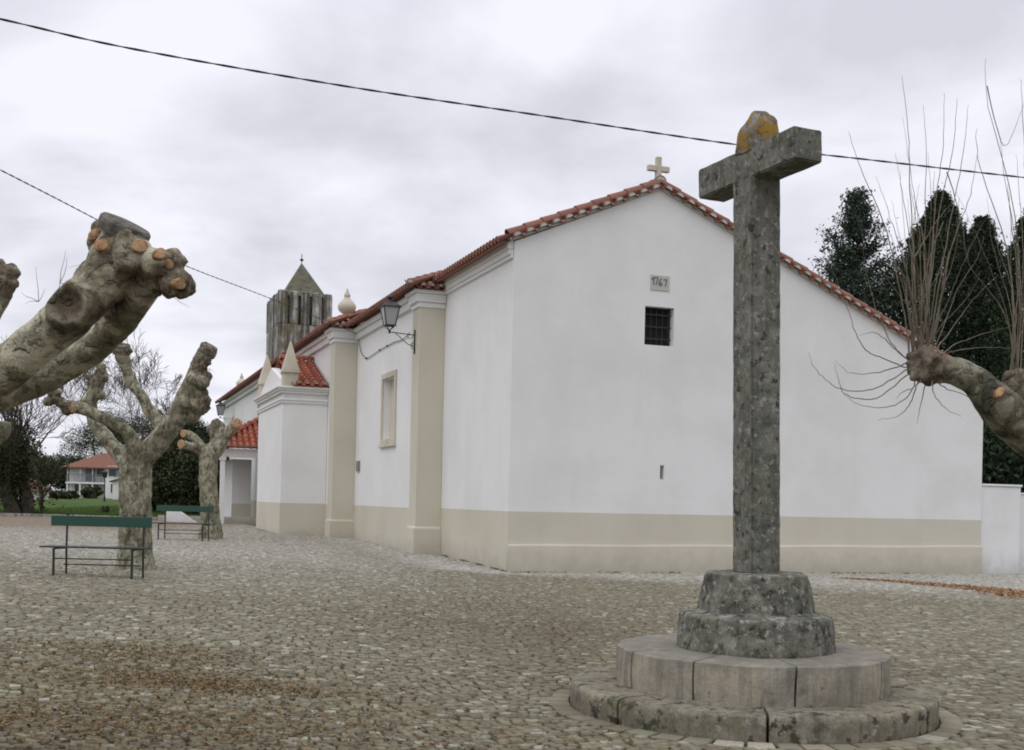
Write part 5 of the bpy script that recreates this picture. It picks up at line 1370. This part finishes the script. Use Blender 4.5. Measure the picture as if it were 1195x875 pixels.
# ------------------------------------------------------------------ leaf litter, sawdust, grass
def flecks(name, XY, size, mat, label=None, cat_=None, lift=.012, flat=.75):
    n = len(XY); X = XY[:,0]; Y = XY[:,1]; C = np.stack([X, Y, gz_np(X) + lift + rng.uniform(0, .006, n)], 1)
    a = rng.normal(size=(n, 3)); a[:,2] *= (1-flat); a /= np.linalg.norm(a, axis=1, keepdims=True); up = np.array([0,0,1.])+rng.normal(size=(n,3))*(1-flat)
    b = np.cross(up, a); b /= np.linalg.norm(b, axis=1, keepdims=True); s_ = (size*rng.uniform(.4, 1.5, n))[:,None]; asp = rng.uniform(.25, .8, n)[:,None]
    c = np.cross(a, b)
    V = np.stack([C-a*s_*.5, C+b*s_*asp*.5+c*s_*.06, C+a*s_*.5, C-b*s_*asp*.5+c*s_*.06], 1).reshape(-1, 3)
    return tag(fast_mesh(name, V, np.arange(n*4).reshape(n, 4), mat, rng.uniform(0, 1, n)), label, cat_, kind='stuff')
def cloud(n, blobs):
    out_ = []
    for (x, y, sx, sy, k) in blobs:
        p = rng.normal(size=(int(n*k), 2))*[sx, sy] + [x, y]; out_.append(p)
    return np.concatenate(out_)
def gpx(x, y, z=.1): 
    a, b = ray(x, y); Y = (z-EYE)/b; return a*Y, Y
L = []
for x, y, sx, sy, k in ((60, 800, 1.1, .55, 1.0), (170, 775, .5, .35, .7), (250, 805, .5, .18, .9), (230, 800, .9, .5, .8), (40, 850, .8, .4, .9), (330, 840, .8, .4, .6), (150, 860, .8, .4, .9), (120, 770, .9, .3, .5), (500, 850, 1, .5, .35), (60, 690, 1.5, 1.5, .3), (150, 720, 2, 1.5, .4)):
    X, Y = gpx(x, y); L.append((X, Y, sx, sy, k))
XY = cloud(2600, L); XY = XY[(XY[:,1] > 4.3)]
flecks('leaf_litter', XY, .026, M_lit, 'brown crumbled leaves scattered over the cobbles in the left foreground', 'leaves')
# a few thin fallen twigs
mb = MB()
for i in range(46):
    X, Y = random.gauss(-2.0, 1.3), random.uniform(5.0, 10.5); a = random.uniform(0, 6.28); l = random.uniform(.06, .28)
    q = [Vector((X+math.cos(a+.3*k*random.uniform(-1,1))*l*k/3, Y+math.sin(a)*l*k/3, gz(X)+.014+random.uniform(0,.004))) for k in range(4)]; mb.tube(q, [.003,.003,.0025,.0015], 4)
tag(mb.build('fallen_twigs', M_shoot), 'thin broken twigs lying among the leaves on the cobbles', 'twigs', kind='stuff')
# orange sawdust streak by the church
pts = [gpx(x, y, 0) for x, y in ((985, 674), (1040, 677), (1090, 681), (1140, 685), (1180, 690), (1215, 697))]
out_ = []
for i in range(len(pts)-1):
    n = int(620*(i+1)*.8)
    t = rng.uniform(0, 1, n); w_ = .10+.05*i
    out_.append(np.stack([pts[i][0]+(pts[i+1][0]-pts[i][0])*t + rng.normal(0, w_, n), pts[i][1]+(pts[i+1][1]-pts[i][1])*t + rng.normal(0, w_*1.5, n)], 1))
flecks('sawdust', np.concatenate(out_), .06, M_saw, 'orange streak of sawdust and needles on the paving before the low wall', 'sawdust', .014)
# grass tufts at the lawn edge
n = 26000; X = rng.uniform(-26, -14, n); Y = 51.4 + rng.uniform(0, 1, n)**2*26
Z = np.array([lawn_z(x, y) for x, y in zip(X, Y)]) + .06
h = rng.uniform(.06, .16, n); a = rng.uniform(0, 6.28, n); wx = np.cos(a)*.02; wy = np.sin(a)*.02; lx = rng.normal(0, .04, n); ly = rng.normal(0, .04, n)
V = np.stack([np.stack([X-wx, Y-wy, Z-.02], 1), np.stack([X+wx, Y+wy, Z-.02], 1), np.stack([X+lx, Y+ly, Z+h], 1)], 1).reshape(-1, 3)
tag(fast_mesh('grass', V, np.arange(n*3).reshape(n, 3), M_blade, rng.uniform(0, 1, n), k=3), 'short green grass of the lawn', 'grass', kind='stuff')
C_ = []
for i in range(420):
    if random.random() < .6: t_, s2 = random.uniform(0, 13), -.085 - abs(random.gauss(0, .012))
    else: t_, s2 = -.02 - abs(random.gauss(0, .012)), random.uniform(0, 5)
    if mnoise.noise(Vector((t_*.9, s2*.9, 3))) < -.05: continue
    p = CH + gdir*t_ + ndir*s2
    for j in range(5): C_.append((p.x+random.gauss(0,.02), p.y+random.gauss(0,.008), gz(p.x)))
C_ = np.array(C_); n = len(C_); h = rng.uniform(.015, .06, n); a = rng.uniform(0, 6.28, n); wx = np.cos(a)*.006; wy = np.sin(a)*.006; lx = rng.normal(0, .02, n); ly = rng.normal(0, .02, n)
V = np.stack([C_ + np.stack([-wx, -wy, -h*.1], 1), C_ + np.stack([wx, wy, -h*.1], 1), C_ + np.stack([lx, ly, h], 1)], 1).reshape(-1, 3)
tag(fast_mesh('weeds', V, np.arange(n*3).reshape(n, 3), M_blade, rng.uniform(0, .6, n), k=3), 'tiny weeds growing along the foot of the church plinth', 'weeds', kind='stuff')
print('objects', len(bpy.data.objects))
